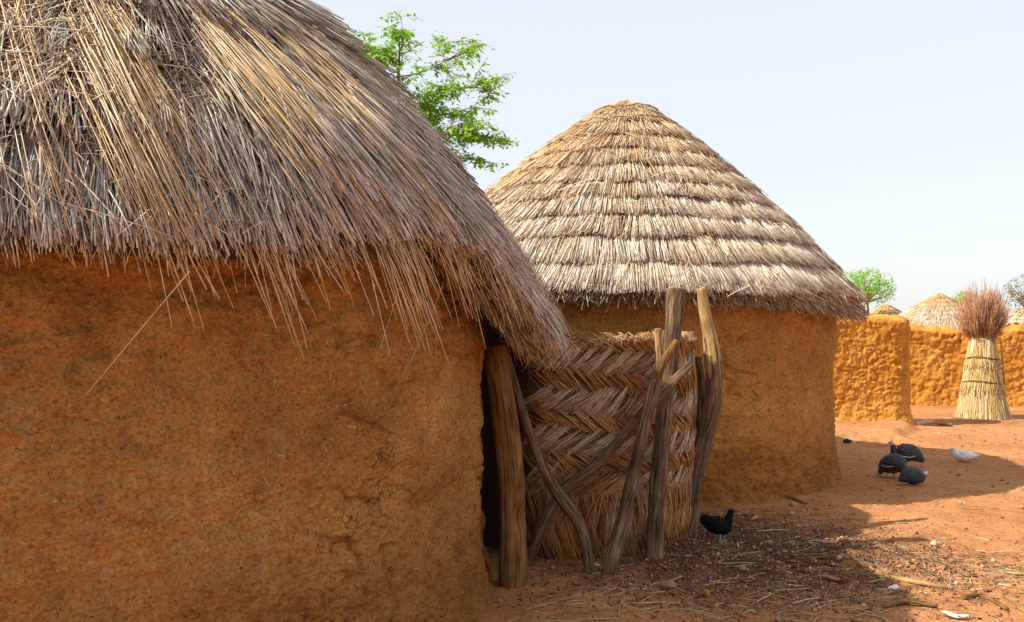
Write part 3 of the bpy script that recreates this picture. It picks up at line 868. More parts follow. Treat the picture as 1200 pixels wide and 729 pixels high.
toplip = np.stack([ti_ * 60 + 59, (ti_ + 1) * 60 + 59, nn + (ti_ + 1) * 60 + 59, nn + ti_ * 60 + 59], -1)
link('backing', mesh_np('backing', np.concatenate([front, back]), np.concatenate([Qm, Qm[:, ::-1] + nn, toplip]), smooth=True, mats=[UNDER_MAT]), mat_o)
def weave():
    r_ = np.random.default_rng(31)
    A = [[] for _ in range(6)]
    rows = 11
    bh = 1.46 / rows
    rk = [.3, -.1, .5, 0, .55, .1, .35, .0, .6, .05, .4]
    for row in range(rows):
        sgn = 1 if row % 2 else -1
        vc = .02 + bh * (row + .5)
        low = row < 3
        n = int(MU / .0040 * 1.15)
        u = r_.uniform(-.02, MU + .01, n)
        strand = np.floor(u / .027 + .5 * row + .8 * np.sin(u * 7 + row * 2))                       # flat plaits of several straws
        sr = (np.sin(strand * 12.9898 + row * 78.233) * 43758.5453) % 1.0
        ang = np.radians(np.where(low, 74, 36) + (sr - .5) * np.where(low, 12, 20) + r_.normal(0, 3.2, n) + np.where(low, 3, 8) * np.sin(u * 5 + row)) 
        keep = np.interp(u, mat_len, mat_plan[:, 0]) > .09 + .03 * r_.random(n)  # no weave further left; the bare dark backing stands in for shade there
        u, sr, ang, n = u[keep], sr[keep], ang[keep], int(keep.sum())
        L = np.where(low, .36, .235) * r_.uniform(.85, 1.15, n) * (.9 + .2 * sr)
        sag = .05 * np.sin(u * 1.9 + .6) + .035 * perlin(np.stack([u * 3, np.full(n, row * 1.7), np.zeros(n)], -1)) - .06 * np.exp(-(u / .5) ** 2)
        vcen = vc + sag + (sr - .5) * .03 + r_.normal(0, .008, n)
        du = np.cos(ang) * L / 2 * sgn; dv = np.sin(ang) * L / 2
        lift = .010 + .014 * sr
        P0 = mat_pt(u - du, np.clip(vcen - dv, .0, 1.5), r_.uniform(-.012, .002, n))
        P2 = mat_pt(u + du, np.clip(vcen + dv, .01, 1.475), r_.uniform(-.010, .006, n))
        Pm = mat_pt(u, vcen, lift + r_.uniform(-.004, .006, n))
        gy_ = (.40 if sgn > 0 else -.15) * sstep(vcen, .40, .75)
        ag_ = np.clip(gy_ + .5 * perlin(np.stack([u * 2.2, vcen * 3, np.full(n, 9.1)], -1)) + (sr - .5) * .35 + r_.normal(0, .12, n), 0, 1)
        tt = np.clip(.15 + .45 * sr + r_.normal(.12, .24, n) , 0, 1)
        rad = r_.uniform(.0014, .0036, n)
        for k, x in enumerate((P0, Pm, P2, rad, tt, ag_)): A[k].append(x)
    A = [np.concatenate(a) for a in A]
    link('weave', straw_mesh('weave', A[0], A[1], A[2], A[3], A[3] * .8, A[4], A[5], MAT_STRAW, segs=2), mat_o)
    # frayed upper edge
    n = 900
    u = r_.uniform(.25, MU, n)
    an = r_.normal(0, .9, n)
    l = r_.uniform(.04, .09, n)
    v0 = 1.425 + .02 * np.sin(u * 4) + r_.normal(0, .012, n)
    P0 = mat_pt(u, v0, r_.uniform(-.03, .03, n)); P2 = mat_pt(u + l * np.sin(an), v0 + l * .35 * np.cos(an), r_.uniform(-.03, .035, n))
    Pm = (P0 + P2) / 2 + np.array([0, 0, .012])
    rad = r_.uniform(.002, .004, n)
    link('frayed_edge', straw_mesh('frayed_edge', P0, Pm, P2, rad, rad * .6, np.clip(r_.normal(.75, .2, n), 0, 1), np.clip(r_.normal(.45, .25, n), 0, 1), MAT_STRAW, segs=2), mat_o)
weave()

# --- the posts and props
def seat(p): 
    p = np.array(p); p[2] = -.06; return p
def pole(name, px, rads, mats, label, group='poles around the woven mat', **kw):
    pts = [at(*p) for p in px]
    pts[0][2] = -.05
    o = tube(name, pts, rads, mats, None, **kw)
    recenter(o, (pts[0][0], pts[0][1], 0))
    return tag(o, label, 'pole', group)
pole('wooden_post', [(600, 690, 5.5), (601, 620, 5.5), (599, 560, 5.5), (592, 490, 5.5), (584, 440, 5.5), (580, 405, 5.5)], [.080, .077, .079, .076, .074, .072], [W_BROWN, W_CUT],
     'thick smooth brown post with a knot hole beside the near hut', sides=48, steps=110, rough=.05, knots=[(.45, 2.25, .075, -.62), (.56, 2.1, .05, .14), (.34, 2.3, .05, .10)], seed=1)
pole('crooked_stick', [(690, 676, 5.72), (688, 648, 5.72), (680, 616, 5.75), (664, 592, 5.8), (642, 560, 5.82), (622, 512, 5.84), (606, 462, 5.85), (592, 412, 5.86)], [.034, .033, .037, .042, .035, .031, .028, .025], [W_GREY, W_CUT],
     'thin crooked stick leaning from the thick brown post down across the mat', sides=18, rough=.13, knots=[(.55, 1.2, .05, .35), (.25, 2.4, .04, -.3), (.85, 1.6, .04, .3)], seed=2)
pole('diagonal_branch', [(611, 628, 5.98), (655, 582, 5.98), (700, 545, 5.98), (745, 492, 5.97), (778, 458, 5.96), (810, 426, 5.98)], [.034, .035, .033, .030, .034, .022], [W_GREY, W_CUT],
     'slanting grey branch lying across the mat behind the forked pole', sides=18, rough=.13, knots=[(.3, 1.4, .05, .3), (.8, 1.8, .05, .35)], seed=3)
fk = pole('forked_pole', [(711, 676, 5.72), (722, 636, 5.74), (737, 582, 5.78), (754, 505, 5.82), (766, 455, 5.85), (773, 426, 5.86), (772, 405, 5.86), (771, 385, 5.86)], [.043, .041, .040, .038, .040, .031, .025, .025], [W_GREY, W_TAN, W_CUT],
     'leaning forked pole with a pale sawn stub on top, in front of the mat', sides=20, rough=.12, knots=[(.5, 1.2, .05, .25), (.95, 2.0, .05, .3)], matfn=lambda t: 1 if t > .88 else 0, seed=4)
fo = at(711, 676, 5.72)
tn = tube('fork_branch', [at(768, 445, 5.85), at(777, 424, 5.84), at(785, 412, 5.82), (at(793, 399, 5.80))], [.030, .027, .024, .019], [W_BROWN, W_CUT], None, sides=10, seed=5)
tn.data.transform(__import__('mathutils').Matrix.Translation(-fk.location)); tn.parent = fk
pole('wooden_post', [(766, 656, 6.08), (769, 600, 6.08), (774, 540, 6.08), (779, 480, 6.09), (785, 425, 6.12), (790, 375, 6.14), (793, 339, 6.16)], [.056, .054, .057, .052, .052, .056, .061], [W_GREY, W_TAN, W_CUT],
     'tallest upright grey post in front of the mat, sawn flat under the eave', sides=24, rough=.10, knots=[(.62, 1.6, .05, .25), (1.1, 1.2, .06, -.3), (.25, 2.0, .05, .2)], seed=6, matfn=lambda t: 0)
pole('wooden_post', [(806, 627, 6.85), (811, 578, 6.85), (822, 528, 6.85), (834, 488, 6.85), (837, 440, 6.85), (833, 402, 6.86), (826, 365, 6.87), (822, 338, 6.88)], [.066, .063, .066, .062, .062, .055, .044, .034], [W_GREY, W_TAN, W_CUT],
     'bent post at the right end of the mat, its bark stripped pale at the top', sides=24, rough=.11, matfn=lambda t: 1 if t > .72 else 0, knots=[(1.28, .5, .05, .3)], seed=7)
pole('thin_pole', [(810, 622, 6.98), (815, 560, 7.0), (821, 500, 7.0), (822, 450, 7.0), (818, 418, 7.0)], [.034, .033, .034, .031, .028], [W_GREY, W_CUT],
     'thin grey pole half hidden behind the bent post at the mat end', sides=10, seed=8)

# ------------------------------------------------------------------ lumpy mud walls of the yard
def mud_wall(name, A, B, half, h, mat, label, cell=.075, amp=.024, step=.02, seed=0, wav=.06):
    A, B = np.array(A, float), np.array(B, float)
    L = np.linalg.norm(B - A); d = (B - A) / L; n = np.array([d[1], -d[0]])
    per = 2 * L + 2 * np.pi * half
    nu = int(per / step)
    s = np.linspace(0, per, nu, endpoint=False)
    dirv = np.zeros((nu, 2)); base = np.zeros((nu, 2))
    for k, x in enumerate(s):
        if x < L: base[k] = A + d * x; dirv[k] = n
        elif x < L + np.pi * half:
            a = (x - L) / half; base[k] = B; dirv[k] = n * math.cos(a) + d * math.sin(a)
        elif x < 2 * L + np.pi * half: base[k] = B - d * (x - L - np.pi * half); dirv[k] = -n
        else:
            a = (x - 2 * L - np.pi * half) / half; base[k] = A; dirv[k] = -n * math.cos(a) - d * math.sin(a)
    nz = int((h + .05) / step); ntop = 12
    zs = np.concatenate([np.linspace(-.05, h - half * .35, nz), h - half * .35 + half * .35 * np.sin(np.linspace(0, np.pi / 2, ntop + 1)[1:])])
    ks = np.concatenate([np.ones(nz), np.cos(np.linspace(0, np.pi / 2, ntop + 1)[1:])])
    Sg, Z = np.meshgrid(s, zs, indexing='ij'); K = np.broadcast_to(ks, Z.shape)
    P = base[:, None] + dirv[:, None] * (half * K)[..., None]
    q = np.stack([P[..., 0], P[..., 1], Z], -1) + seed
    uu_ = Sg / cell + 1.0 * fbm(q * 3.2, 3); vv_ = Z / (cell * .85) + 1.0 * fbm(q * 3.0 + 5, 3)
    w = worley2(uu_, vv_, seed=seed + 3, jv=.85)
    w2 = worley2(uu_ * 2.1, vv_ * 2.1, seed=seed + 9)
    big = .8 + .5 * fbm(q * 1.2 + 2, 2)
    big = big * np.clip(1 + 1.1 * fbm(q * 3.1 + 8, 2), .15, 1.8)
    disp = amp * 1.45 * big * (np.sqrt(np.clip(1 - 1.7 * w ** 2, 0, 1)) - .6) + amp * .5 * (np.sqrt(np.clip(1 - 1.7 * w2 ** 2, 0, 1)) - .6) + .05 * fbm(q * .9, 2) + .020 * fbm(q * 9, 4, .6)
    foot = .10 * np.exp(-np.maximum(Z, 0) / .18)
    P = P + dirv[:, None] * ((disp + foot) * np.maximum(K, .0))[..., None]
    top = np.clip((Z - h * .55) / (h * .45), 0, 1)
    Zd = Z + top * wav * 1.6 * fbm(np.stack([P[..., 0] * 1.5, P[..., 1] * 1.5, Z * 0 + seed], -1), 3) + (1 - K) * disp * .8
    V = np.concatenate([P, Zd[..., None]], -1).reshape(-1, 3)
    me = mesh_np(name, V, grid_faces(nu, len(zs), True), smooth=True, mats=[mat])
    o = link(name, me)
    recenter(o, ((A[0] + B[0]) / 2, (A[1] + B[1]) / 2, 0))
    return tag(o, label, 'wall', 'lumpy mud walls round the yard')
mud_wall('mud_wall', (2.6, 14.75), (5.82, 14.72), .36, 1.70, MUD3, 'nearer lumpy orange mud wall ending in a rounded corner behind the second hut', seed=1, step=.016)
mud_wall('mud_wall', (6.2, 18.6), (17.0, 18.0), .26, 1.52, MUD3, 'farther lumpy orange mud wall running behind the tied straw sheaf', seed=5, step=.024, cell=.115, amp=.036)

# ------------------------------------------------------------------ tied sheaf of stalks
def sheaf():
    r_ = np.random.default_rng(41)
    c = at(1151, 490, 15.85); c[2] = 0
    t_ = empty('straw_sheaf', tuple(c), 'tall tied sheaf of yellow stalks with a bushy red brown twig top', 'straw bundle')
    zk = np.array([0, .3, .58, .8, 1.0, 1.2, 1.40]); rk = np.array([.43, .345, .275, .262, .225, .215, .16])
    core = []
    # solid heart so no light leaks through
    nu, nv = 40, 20
    a = np.linspace(0, 2 * np.pi, nu, endpoint=False); z = np.linspace(0, 1.38, nv)
    AA, ZZ = np.meshgrid(a, z, indexing='ij')
    RR = np.interp(ZZ, zk, rk) - .035
    V = np.stack([c[0] + RR * np.cos(AA), c[1] + RR * np.sin(AA), ZZ], -1).reshape(-1, 3)
    heart = link('stalks', mesh_np('stalks', V, grid_faces(nu, nv, True), smooth=True, mats=[UNDER_NEW]), t_)
    n = 3600
    th = r_.uniform(0, 2 * np.pi, n)
    lev = r_.integers(0, 3, n)
    z0 = np.choose(lev, [0, .50, .92]) + r_.normal(0, .07, n).clip(-.16, .16); z0 = np.maximum(z0, 0.0)
    z1 = np.choose(lev, [.66, 1.05, 1.42]) + r_.normal(0, .03, n)
    f0 = np.choose(lev, [.0, .028, .024]) + r_.uniform(-.02, .012, n)
    dth = r_.normal(0, .17, n)
    def pt(th, z, e):
        r = np.interp(z, zk, rk) + e
        return np.stack([c[0] + r * np.cos(th), c[1] + r * np.sin(th), z], -1)
    P0 = pt(th, z0, f0); P2 = pt(th + dth, z1, r_.uniform(-.03, 0, n)); Pm = pt(th + dth / 2, (z0 + z1) / 2, r_.uniform(-.012, .02, n))
    rad = r_.uniform(.005, .0095, n)
    link('outer_stalks', straw_mesh('outer_stalks', P0, Pm, P2, rad, rad * .8, np.clip(r_.normal(.55, .28, n), 0, 1), np.clip(r_.normal(.1, .15, n), 0, 1), SHEAF), heart)
    for z, e in ((.60, .030), (1.0, .028)):
        m = 40
        th = np.linspace(0, 2 * np.pi, m)
        P = np.stack([c[0] + (np.interp(z, zk, rk) + e) * np.cos(th), c[1] + (np.interp(z, zk, rk) + e) * np.sin(th), z + .02 * np.sin(th * 2)], -1)
        tube('rope', P, [.017] * m, [ROPE], t_, sides=6, steps=90, rough=.2, cap0=False, cap1=False)
    # bushy crown of twigs
    n = 1700
    th = r_.uniform(0, 2 * np.pi, n); k = np.sqrt(r_.random(n))
    z0 = r_.uniform(1.25, 1.42, n); r0 = .16 * k
    ht = r_.uniform(.35, .90, n) * (1.0 - .30 * k) * (1 + .25 * np.sin(th * 3 + 1))
    r1 = (.09 + .31 * k) * (.65 + .6 * r_.random(n))
    def pc(r, th, z): return np.stack([c[0] + r * np.cos(th), c[1] + r * np.sin(th), z], -1)
    P0 = pc(r0, th, z0); P2 = pc(r1, th + r_.normal(0, .15, n), z0 + ht); Pm = pc((r0 * .5 + r1 * .5) * 1.1, th, z0 + ht * .45)
    m = 3400
    i = r_.integers(0, n, m); f = r_.uniform(.3, .9, m)[:, None]
    S0 = P0[i] * (1 - f) ** 2 + 2 * f * (1 - f) * Pm[i] + f * f * P2[i]
    S2 = S0 + np.stack([r_.normal(0, .06, m), r_.normal(0, .06, m), r_.uniform(.03, .2, m)], -1)
    Sm = (S0 + S2) / 2 + r_.normal(0, .012, (m, 3))
    rad = np.concatenate([r_.uniform(.0035, .006, n), r_.uniform(.0018, .0035, m)])
    link('twig_top', straw_mesh('twig_top', np.concatenate([P0, S0]), np.concatenate([Pm, Sm]), np.concatenate([P2, S2]), rad, rad * .5, np.clip(r_.normal(.5, .28, n + m), 0, 1), np.clip(r_.normal(.05, .1, n + m), 0, 1), TWIGS), t_)
    return c
sc_ = sheaf()
o = tube('leaning_stick', [at(1179, 493, 15.75), at(1177, 450, 15.85), at(1173, 400, 15.95)], [.016, .015, .012], [W_TAN, W_CUT], sides=8, seed=3)
b0 = at(1179, 490, 15.75); recenter(o, (b0[0], b0[1], 0))
tag(o, 'thin pale stick standing upright just right of the tied straw sheaf', 'stick')

# ------------------------------------------------------------------ far huts beyond the walls
def far_hut(x, y, za, rad, ze, label, seed):
    r_ = np.random.default_rng(seed)
    t_ = empty('mud_hut', (x, y, 0), label, 'hut', 'round mud huts with straw roofs')
    cn = Cone((x, y), lambda d: rad + 0 * d, lambda d: ze + 0 * d, za, .10)
    rf = roof_base(cn, UNDER_NEW, 'thatch_roof', t_)
    Ls = math.hypot(rad, za - ze)
    ly = [(s, 1.0) for s in np.arange(-.02, Ls * .97, .30)]
    P0, P1, P2, ra, ti, ag = thatch_straws(cn, ly, 80, .5, (.009, .016), .028, .05, .2, .06, lambda d, s: .62 - .6 * sstep(s, Ls * .45, Ls * .75), full=(-100, 100), seed=seed, tint=(.12, .85))
    link('straw_cover', straw_mesh('straw_cover', P0, P1, P2, ra, ra, ti, ag, THATCH_NEW, segs=1), rf)
    mud_drum('wall', (x, y), rad - .35, ze + .12, MUD2, t_, fine=.08, seed=seed)
p = at(1100, 344, 36); far_hut(p[0], p[1], p[2], 2.35, 1.35, 'far hut whose broad pale cone roof tops the mud wall left of the straw sheaf', 51)
p = at(1038, 356, 44); far_hut(p[0], p[1], p[2], 2.0, 1.3, 'small far cone roof just peeping over the nearer lumpy mud wall', 52)
p = at(1222, 350, 38); far_hut(p[0], p[1], p[2], 2.3, 1.4, 'far cone roof cut off at the right edge beyond the straw sheaf', 53)

# ------------------------------------------------------------------ trees
def leaflets(P, size, r_, droop=.4, asp=.42):
    """diamond leaf faces at points P"""
    n = len(P)
    a = r_.uniform(0, 2 * np.pi, n)
    l = size * r_.uniform(.7, 1.3, n)
    ax = np.stack([np.cos(a), np.sin(a), -droop + r_.normal(0, .35, n)], -1); ax /= np.linalg.norm(ax, axis=1)[:, None]
    up = np.stack([r_.normal(0, .45, n), r_.normal(0, .45, n), np.ones(n)], -1)
    si = np.cross(ax, up); si /= np.linalg.norm(si, axis=1)[:, None]
    nr = np.cross(si, ax)
    w = (l * asp)[:, None]; L = l[:, None]
    V = np.stack([P, P + ax * L * .5 + si * w * .5 + nr * w * .18, P + ax * L, P + ax * L * .5 - si * w * .5 + nr * w * .18], 1)
    return V

def build_tree(name, base, trunk_pts, trunk_r, branches, leafpts, lsize, lmat, label, group, seed, twig=None):
    r_ = np.random.default_rng(seed)
    t_ = empty(name, base, label, 'tree', group)
    tr = tube('trunk', trunk_pts, trunk_r, [W_GREY], t_, sides=10, steps=40, rough=.08)
    if branches:
        A = [np.array([b[k] for b in branches]) for k in range(3)]
        rb = np.array([b[3] for b in branches]); re = np.array([b[4] for b in branches])
        z = np.zeros(len(rb))
        link('branches', straw_mesh('branches', A[0], A[1], A[2], rb, re, z + .3, z + .3, TWIGS, segs=6, sides=4), tr)
    V = leaflets(leafpts, lsize, r_)
    n = len(V)
    cl = perlin(leafpts * 2.3)
    tint = np.clip(.45 + .35 * cl + r_.normal(0, .22, n), 0, 1)
    link('crown', mesh_np('crown', V.reshape(-1, 3), np.arange(n * 4).reshape(-1, 4), attrs={'tint': np.repeat(tint, 4)}, mats=[lmat]), t_)

def tree_near():
    r_ = np.random.default_rng(61)
    D = 11.0
    base = at(452, 385, D); base[2] = 0
    trunk = [(base[0] - .1, D, -.05), (base[0], D, 1.3), at(462, 190, D), at(466, 110, D), at(468, 60, D), at(467, 36, D)]
    lines = [  # branch curves given in the plane of the crown, then spread in depth
        [(466, 85), (440, 78), (418, 55)], [(467, 90), (500, 88), (540, 60)], [(520, 72), (545, 62), (566, 52)], [(466, 118), (510, 112), (560, 98)], [(535, 104), (560, 100), (580, 107)],
        [(464, 140), (510, 140), (545, 128)], [(462, 165), (520, 160), (570, 150)], [(525, 158), (565, 156), (600, 166)], [(460, 185), (520, 180), (572, 190)], [(467, 60), (478, 46), (470, 32)],
        [(467, 75), (448, 66), (430, 56)], [(466, 105), (440, 84), (415, 66)], [(463, 150), (495, 120), (512, 118)], [(462, 180), (500, 150), (520, 140)], [(464, 120), (430, 100), (408, 92)], [(462, 160), (420, 140), (385, 130)], [(460, 195), (410, 175), (370, 150)]]
    br, lp = [], []
    def leafy(p0, pm, p2, n, f0=.35, spread=.05):
        f = np.sort(r_.uniform(f0, 1.0, n))
        for q in f:
            c = p0 * (1 - q) ** 2 + 2 * q * (1 - q) * pm + q * q * p2
            a = r_.uniform(0, 6.28); l = r_.uniform(.10, .24)
            d = np.array([math.cos(a), math.sin(a), r_.normal(-.15, .3)])
            e = c + d * l
            br.append((c, (c + e) / 2 + [0, 0, .02], e, .003, .0015))
            for k in range(r_.integers(7, 13)):
                f2 = r_.uniform(.25, 1.05)
                lp.append(c + (e - c) * f2 + r_.normal(0, .022, 3))
    for k, ln in enumerate(lines):
        dz = r_.normal(0, .2)
        D0 = D
        p = [at(ln[0][0], ln[0][1], D0), at(ln[1][0], ln[1][1], D + dz * .5), at(ln[2][0], ln[2][1], D + dz)]
        br.append((p[0], p[1], p[2], .014, .004))
        dense = 9 if k in (0, 5, 6, 7, 8, 10, 12) else 5
        leafy(p[0], p[1], p[2], dense + 3, .35)
        for j in range(dense):
            q = r_.uniform(.3, 1)
            c = p[0] * (1 - q) ** 2 + 2 * q * (1 - q) * p[1] + q * q * p[2]
            a = r_.uniform(0, 6.28); l = r_.uniform(.15, .42)
            e = c + np.array([math.cos(a) * l, math.sin(a) * l * 1.2, r_.normal(.02, .10)])
            m = (c + e) / 2 + [0, 0, .03]
            br.append((c, m, e, .005, .002))
            leafy(c, m, e, 5, .35)
    # the hidden side of the crown, away from the photograph
    for k in range(16):
        c = at(462, r_.uniform(70, 200), D)
        a = r_.uniform(.3, 2.8); l = r_.uniform(.5, 1.1)
        e = c + np.array([-abs(math.cos(a)) * l, math.sin(a) * l, r_.uniform(0, .3)])
        m = (c + e) / 2 + [0, 0, .08]
        br.append((c, m, e, .010, .003)); leafy(c, m, e, 14, .3)
    build_tree('young_tree', tuple(base), trunk, [.07, .06, .035, .02, .010, .005], br, np.array(lp), .070, LEAF, 'young tree with sparse feathery green branches rising behind the near thatched roof', 'green trees behind the huts', 61)
tree_near()

def tree_far(px, py, D, w, h, n, lsize, lmat, label, seed, gap=.1, flat=True):
    r_ = np.random.default_rng(seed)
    c = at(px, py, D)
    base = (c[0] + .1, c[1], 0)
    P = []
    br = []
    top = np.array([c[0], c[1], c[2] - h * .45])
    while len(P) < n:
        q = r_.uniform(-1, 1, (n, 3)); q = q[(q ** 2).sum(1) < 1]
        if flat: q = q[(q[:, 2] > -.55 + .5 * r_.random(len(q))) | (r_.random(len(q)) < .28)]
        w_ = c + q * np.array([w, w, h])
        ok = perlin(w_ * 2.6 / max(w, 1) * 1.6 + seed) > gap * r_.uniform(.2, 1.6, len(w_))
        P += list(w_[ok])
    P = np.array(P[:n])
    for k in range(22):
        e = P[r_.integers(0, len(P))]
        s = top + [0, 0, r_.uniform(-.3, .2) * h]
        br.append((s, (s + e) / 2 + [0, 0, -.1 * h], e, .03, .008))
    build_tree('tree', base, [base[:2] + (-.1,), (base[0], base[1], c[2] * .5), tuple(top), tuple(top + [0, 0, h * .3])], [.06, .05, .04, .02], br, P, lsize, lmat, label, 'green trees behind the huts', seed)
tree_far(1016, 338, 42, 1.25, .95, 2600, .13, LEAF2, 'round bright green tree crown showing beside the second hut eave above the mud wall', 71)
tree_far(1204, 345, 34, .9, .8, 1500, .09, LEAF3, 'thin dusty tree at the far right edge behind the straw sheaf', 72, gap=.0, flat=False)
tree_far(1131, 352, 46, .7, .45, 500, .13, LEAF2, 'small green treetop just behind the twig top of the straw sheaf', 73, gap=0)

# ------------------------------------------------------------------ birds
def loft(spine, widths, heights, sides=14):
    spine = np.array(spine, float)
    n = len(spine)
    ext = np.concatenate([[2 * spine[0] - spine[1]], spine, [2 * spine[-1] - spine[-2]]])
    m = n * 4
    U = np.linspace(0, n - 1 - 1e-6, m); i = np.floor(U).astype(int); f = (U - i)[:, None]
    a_, b_, c_, d_ = ext[i], ext[i + 1], ext[i + 2], ext[i + 3]
    C = .5 * (2 * b_ + (c_ - a_) * f + (2 * a_ - 5 * b_ + 4 * c_ - d_) * f ** 2 + (3 * b_ - a_ - 3 * c_ + d_) * f ** 3)
    W = np.interp(U, np.arange(n), widths); H = np.interp(U, np.arange(n), heights)
    T = np.gradient(C, axis=0); T /= np.linalg.norm(T, axis=1)[:, None]
    side = np.array([0, 1.0, 0])
    up = np.cross(T, side); up /= np.linalg.norm(up, axis=1)[:, None]
    a = np.linspace(0, 2 * np.pi, sides, endpoint=False)
    V = C[:, None] + (W[:, None] * np.cos(a)[None])[..., None] * side + (H[:, None] * np.sin(a)[None])[..., None] * up[:, None]
    return V.reshape(-1, 3), m, sides, U

def bird(name, loc, heading, scale, spine, widths, heights, zones, mats, label, cat, group, legs=None, extra=None):
    """body, neck, head and beak as one lofted skin along +x; zones = [(spine index from, material)]"""
    V, m, sd_, U = loft(spine, widths, heights)
    q, qm = [], []
    for s in range(m - 1):
        mi = 0
        for u0, k in zones:
            if U[s] >= u0: mi = k
        for k in range(sd_):
            k2 = (k + 1) % sd_
            q.append([s * sd_ + k, (s + 1) * sd_ + k, (s + 1) * sd_ + k2, s * sd_ + k2]); qm.append(mi)
    V = V + (.0045 * perlin(V * 38.0) + .003 * perlin(V * 90.0))[:, None] * np.array([0.6, 1, 1])      # ruffled plumage
    V = [tuple(v) for v in V]
    def add_tube(pts, r0, r1, mi):
        pts = np.array(pts, float)
        o = len(V); k6 = 6
        for j, p_ in enumerate(pts):
            t = pts[min(j + 1, len(pts) - 1)] - pts[max(j - 1, 0)]; t = t / np.linalg.norm(t)
            rf = np.array([0, 1., 0]) if abs(t[1]) < .8 else np.array([1., 0, 0])
            e1 = np.cross(t, rf); e1 /= np.linalg.norm(e1); e2 = np.cross(t, e1)
            r = r0 + (r1 - r0) * j / (len(pts) - 1)
            for k in range(k6):
                a = 2 * math.pi * k / k6
                V.append(tuple(p_ + r * (math.cos(a) * e1 + math.sin(a) * e2)))
        for j in range(len(pts) - 1):
            for k in range(k6):
                k2 = (k + 1) % k6
                q.append([o + j * k6 + k, o + j * k6 + k2, o + (j + 1) * k6 + k2, o + (j + 1) * k6 + k]); qm.append(mi)
    for (x, y, z0, mi) in (legs or []):
        add_tube([(x - .01, y, z0), (x + .012, y, z0 * .55), (x, y, .012)], .016, .007, mi)
        for an in (-.5, 0, .5, 3.14):
            l = .055 if an < 3 else .03
            add_tube([(x, y, .012), (x + l * .6 * math.cos(an), y + l * .6 * math.sin(an), .010), (x + l * math.cos(an), y + l * math.sin(an), .004)], .006, .003, mi)
    for pts, r0, r1, mi in (extra or []):
        add_tube(pts, r0, r1, mi)
    me = mesh_np(name, np.array(V), np.array(q), smooth=True, mats=mats, qmat=np.array(qm))
    o = link(name, me)
    o.location = (loc[0], loc[1], float(gz(loc[0], loc[1])))
    o.rotation_euler = (0, 0, heading)
    o.scale = (scale,) * 3
    return tag(o, label, cat, group)
GRP = 'birds foraging in the yard'
# hen: tail, rump, back, breast, neck, head, beak
hen_sp = [(-.185, 0, .222), (-.150, 0, .205), (-.085, 0, .175), (0, 0, .158), (.06, 0, .165), (.10, 0, .205), (.118, 0, .252), (.138, 0, .270), (.165, 0, .266), (.182, 0, .258)]
bird('hen', at(842, 636, 6.62), R(-12), .90, [(x * .74, y, z - .028) for x, y, z in hen_sp], [.006, .018, .054, .072, .064, .040, .026, .022, .010, .002], [.022, .040, .062, .076, .074, .034, .024, .021, .010, .003],
     [(0, 0), (7.9, 1)], [F_BLACK, F_BEAK, F_RED, F_LEG], 'black hen walking in the shade right of the bent post', 'hen', GRP,
     legs=[(.005, -.03, .10, 3), (.03, .03, .10, 3)], extra=[([(.085, 0, .257), (.098, 0, .270), (.112, 0, .260)], .006, .004, 2)])
# guinea fowl
gf_mats = [F_GUINEA, F_SKIN, F_BEAK, F_LEG, F_RED, F_WHITE]
gf_low = .045
gf_up = [(-.20, 0, .115), (-.16, 0, .15), (-.08, 0, .205), (0, 0, .205), (.075, 0, .19), (.115, 0, .24), (.122, 0, .295), (.138, 0, .318), (.162, 0, .314), (.18, 0, .306)]
gf_dn = [(-.20, 0, .125), (-.16, 0, .16), (-.08, 0, .215), (0, 0, .205), (.08, 0, .165), (.13, 0, .12), (.165, 0, .075), (.182, 0, .052), (.198, 0, .034), (.208, 0, .022)]
gf_ly = [(-.19, 0, .05), (-.15, 0, .075), (-.08, 0, .105), (0, 0, .105), (.075, 0, .095), (.12, 0, .105), (.14, 0, .125), (.155, 0, .134), (.175, 0, .13), (.19, 0, .122)]
gw = [.012, .045, .098, .112, .088, .036, .021, .021, .011, .003]
gh = [.022, .050, .098, .108, .085, .036, .022, .022, .012, .003]
wing = lambda z: [([(-.10, sg * .098, z - .02), (-.03, sg * .114, z - .035), (.04, sg * .106, z - .025)], .004, .004, 5) for sg in (-1, 1)]
bird('guinea_fowl', at(1045, 559, 9.5), R(118), .94, [(x, y, max(z - gf_low, .02)) for x, y, z in gf_dn], gw, gh, [(0, 0), (5.6, 1), (8, 2)], gf_mats, 'slate guinea fowl standing hunched with its head down, nearest the camera of the close pair', 'guinea fowl', GRP,
     legs=[(.0, -.04, .12, 3), (.02, .04, .12, 3)], extra=wing(.17))
bird('guinea_fowl', at(1060, 546, 10.15), R(165), .96, [(x, y, z - gf_low) for x, y, z in gf_up], gw, gh, [(0, 0), (5.8, 1), (8, 2)], gf_mats, 'slate guinea fowl with its pale head raised, behind the hunched one', 'guinea fowl', GRP,
     legs=[(.0, -.04, .12, 3), (.02, .04, .12, 3)], extra=wing(.16) + [([(.135, 0, .290), (.128, 0, .312)], .009, .003, 2)])
bird('guinea_fowl', at(1071, 570, 9.0), R(12), .84, gf_ly, gw, [h * .95 for h in gh], [(0, 0), (5.4, 1), (8, 2)], gf_mats, 'slate guinea fowl lying on the ground with its white head to the right', 'guinea fowl', GRP)
# white pigeon-like bird resting
wb_sp = [(-.19, 0, .075), (-.14, 0, .078), (-.07, 0, .078), (0, 0, .078), (.06, 0, .085), (.09, 0, .12), (.102, 0, .150), (.118, 0, .158), (.138, 0, .152), (.152, 0, .147)]
bird('white_bird', at(1128, 541, 10.55), R(176), .95, wb_sp, [.018, .032, .062, .072, .058, .030, .021, .021, .008, .002], [.010, .024, .058, .070, .060, .030, .022, .021, .008, .002],
     [(0, 0), (8, 1)], [F_WHITE, F_BEAK], 'small white bird resting on the shaded ground right of the guinea fowl', 'bird', GRP)

